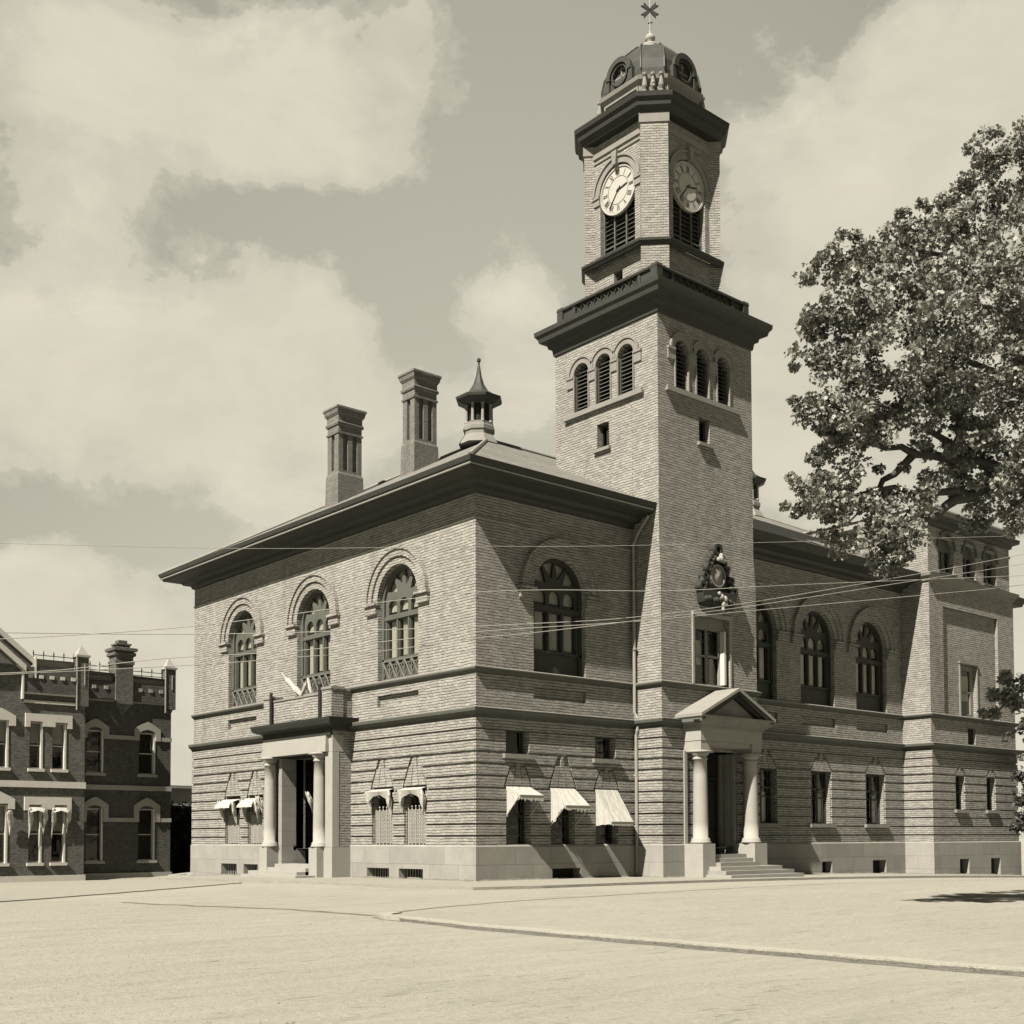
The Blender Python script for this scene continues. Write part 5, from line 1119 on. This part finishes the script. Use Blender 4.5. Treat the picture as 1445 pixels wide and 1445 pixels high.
# ------------------------------------------------------------------ big street tree on the right
tbase = WP(1650, 1240, 25); tbase.z = 0
tree = empty('street_tree', tbase, 'big leafy broadleaf tree reaching in from the right edge over the pavilion', 'tree')
L = [(1180, 420, 24, 52), (1160, 490, 24.3, 42), (1195, 560, 24, 62), (1160, 590, 24, 34), (1145, 700, 23.6, 34), (1175, 690, 24, 36), (1205, 740, 24, 42), (1262, 760, 23.7, 36), (1200, 640, 24.6, 48), (1190, 355, 24.6, 26), (1245, 345, 25, 38), (1310, 350, 25.5, 56), (1250, 420, 23.5, 66), (1385, 300, 26, 58),
     (1400, 212, 26, 32), (1440, 250, 26.5, 60), (1300, 470, 23, 84), (1400, 420, 24, 90), (1260, 560, 23.6, 70), (1360, 560, 24, 92), (1430, 520, 26, 100), (1330, 660, 25, 50), (1290, 700, 24, 30), (1410, 650, 24, 70), (1445, 690, 25, 50), (1380, 720, 24.5, 22), (1440, 725, 24, 28), (1500, 350, 25, 130), (1510, 560, 24, 130), (1560, 200, 26, 110), (1640, 420, 27, 170),
     (1640, 640, 26, 130), (1740, 300, 28, 150), (1800, 500, 27, 170), (1700, 120, 28, 130), (1600, 500, 22, 130), (1245, 795, 24, 14), (1232, 715, 24.2, 30)]
cl = []
for px, py, dep, rp in L:
    c = WP(px, py, dep); r_ = rp * dep / 1696.58; n = max(6, int(36 * r_ ** 2.1)) if px < 1480 else max(8, int(12 * r_ ** 2))
    for _ in range(n):
        while True:
            v = Vector((random.uniform(-1, 1), random.uniform(-1, 1), random.uniform(-1, 1)))
            if .25 < v.length < 1: break
        cl.append((c.x + v.x * r_, c.y + v.y * r_ * 1.1, c.z + v.z * r_, .17 + .2 * random.random()))
# loose twigs at the outline
for px, py, dep, rp in L[:14]:
    c = WP(px, py, dep); r_ = rp * dep / 1696.58
    for _ in range(9):
        v = Vector((random.gauss(0, 1), random.gauss(0, 1), random.gauss(0, 1))).normalized() * r_ * random.uniform(.95, 1.18); cl.append((c.x + v.x, c.y + v.y, c.z + v.z, .14))
print('tree clumps', len(cl))
leaves('crown', cl, 76, .088, 'leaf', tree, origin=tuple(tbase))
q = MB(); T = lambda px, py, dep: WP(px, py, dep) - tbase
q.tube([(0, 0, -.2), (.1, .05, 1.0), (0, .1, 3), (-.1, .1, 5.5)], [.62, .5, .42, .38], 12)
top = Vector((-.1, .1, 5.4))
for pts in ([top, T(1560, 720, 25), T(1480, 560, 25), T(1420, 420, 25), T(1400, 260, 26)], [top, T(1590, 760, 25), T(1480, 690, 24.6), T(1380, 650, 24.4), T(1290, 640, 24.3), T(1210, 620, 24.2)],
            [top, T(1560, 740, 24.6), T(1440, 660, 24.4), T(1370, 700, 24.2), T(1300, 735, 24), T(1230, 765, 24)], [top, T(1620, 640, 26), T(1600, 400, 26.5), T(1580, 150, 27)], [top, T(1700, 650, 27), T(1780, 420, 28)], [T(1480, 560, 25), T(1380, 520, 24.5), T(1280, 470, 24.3), T(1190, 420, 24.2)],
            [T(1380, 650, 24.4), T(1300, 600, 24.3), T(1220, 560, 24.2)], [T(1370, 700, 24.2), T(1260, 690, 24), T(1160, 700, 23.8)], [T(1290, 640, 24.3), T(1235, 690, 24.2), T(1195, 740, 24)], [T(1420, 420, 25), T(1330, 360, 25.3), T(1230, 340, 25)]):
    pts = [Vector(p) for p in pts]; L0 = len(pts); r0 = .24 if pts[0] == top else .09
    fine = []
    for i in range(L0 - 1):
        for k in range(4): fine.append(pts[i].lerp(pts[i + 1], k / 4) + Vector((random.uniform(-1, 1), random.uniform(-1, 1), random.uniform(-1, 1))) * .06 * (i + k > 0))
    fine.append(pts[-1]); q.tube(fine, [r0 * (1 - .85 * i / (len(fine) - 1)) for i in range(len(fine))], 7)
q.build('trunk', 'bark', tree, smooth=True)
# low bough at the right edge (a smaller tree whose branch reaches in)
b2 = WP(1530, 1240, 27); b2.z = 0
t2 = empty('young_tree', b2, 'smaller tree whose low leafy branch hangs in at the right edge', 'tree')
cl = []
for px, py, dep, rp in [(1400, 1008, 27, 9), (1412, 985, 27, 15), (1430, 968, 27, 17), (1416, 958, 27, 8), (1448, 985, 27, 24), (1465, 1020, 27, 22), (1490, 980, 27, 50), (1540, 930, 27, 70), (1560, 1000, 27, 50)]:
    c = WP(px, py, dep); r_ = rp * dep / 1696.58
    for _ in range(max(4, int(40 * r_ ** 1.6))): v = Vector((random.gauss(0, .5), random.gauss(0, .5), random.gauss(0, .5))); cl.append((c.x + v.x * r_, c.y + v.y * r_, c.z + v.z * r_, .17))
leaves('crown', cl, 40, .1, 'leaf', t2, origin=tuple(b2))
q = MB(); T = lambda px, py, dep: WP(px, py, dep) - b2
q.tube([(0, 0, -.2), (0, 0, 2), T(1535, 1000, 27)], [.16, .13, .1], 8); q.tube([T(1535, 1010, 27), T(1480, 975, 27), T(1440, 975, 27), T(1398, 1012, 27)], [.07, .05, .035, .015], 6); q.build('trunk', 'bark', t2)
# far tree behind the pavilion at right
b3 = WP(1475, 1240, 64); b3.z = -1
t3 = empty('distant_tree', b3, 'dark bushy tree standing beyond the pavilion at the far right edge', 'tree')
cl = []
for px, py, rp in [(1452, 1160, 16), (1462, 1100, 26), (1470, 1040, 34), (1450, 1130, 12), (1500, 1090, 50), (1480, 1170, 30)]:
    c = WP(px, py, 62); r_ = rp * 62 / 1696.58
    for _ in range(int(22 * r_ ** 1.8) + 5): v = Vector((random.gauss(0, .5), random.gauss(0, .5), random.gauss(0, .5))); cl.append((c.x + v.x * r_, c.y + v.y * r_, c.z + v.z * r_, .4))
leaves('crown', cl, 26, .22, 'far_leaf', t3, origin=tuple(b3))
q = MB(); q.tube([(0, 0, -.5), (0, 0, 2.5), (0, .2, 5)], [.25, .2, .1], 8); q.build('trunk', 'bark', t3)
bpy.context.view_layer.update()
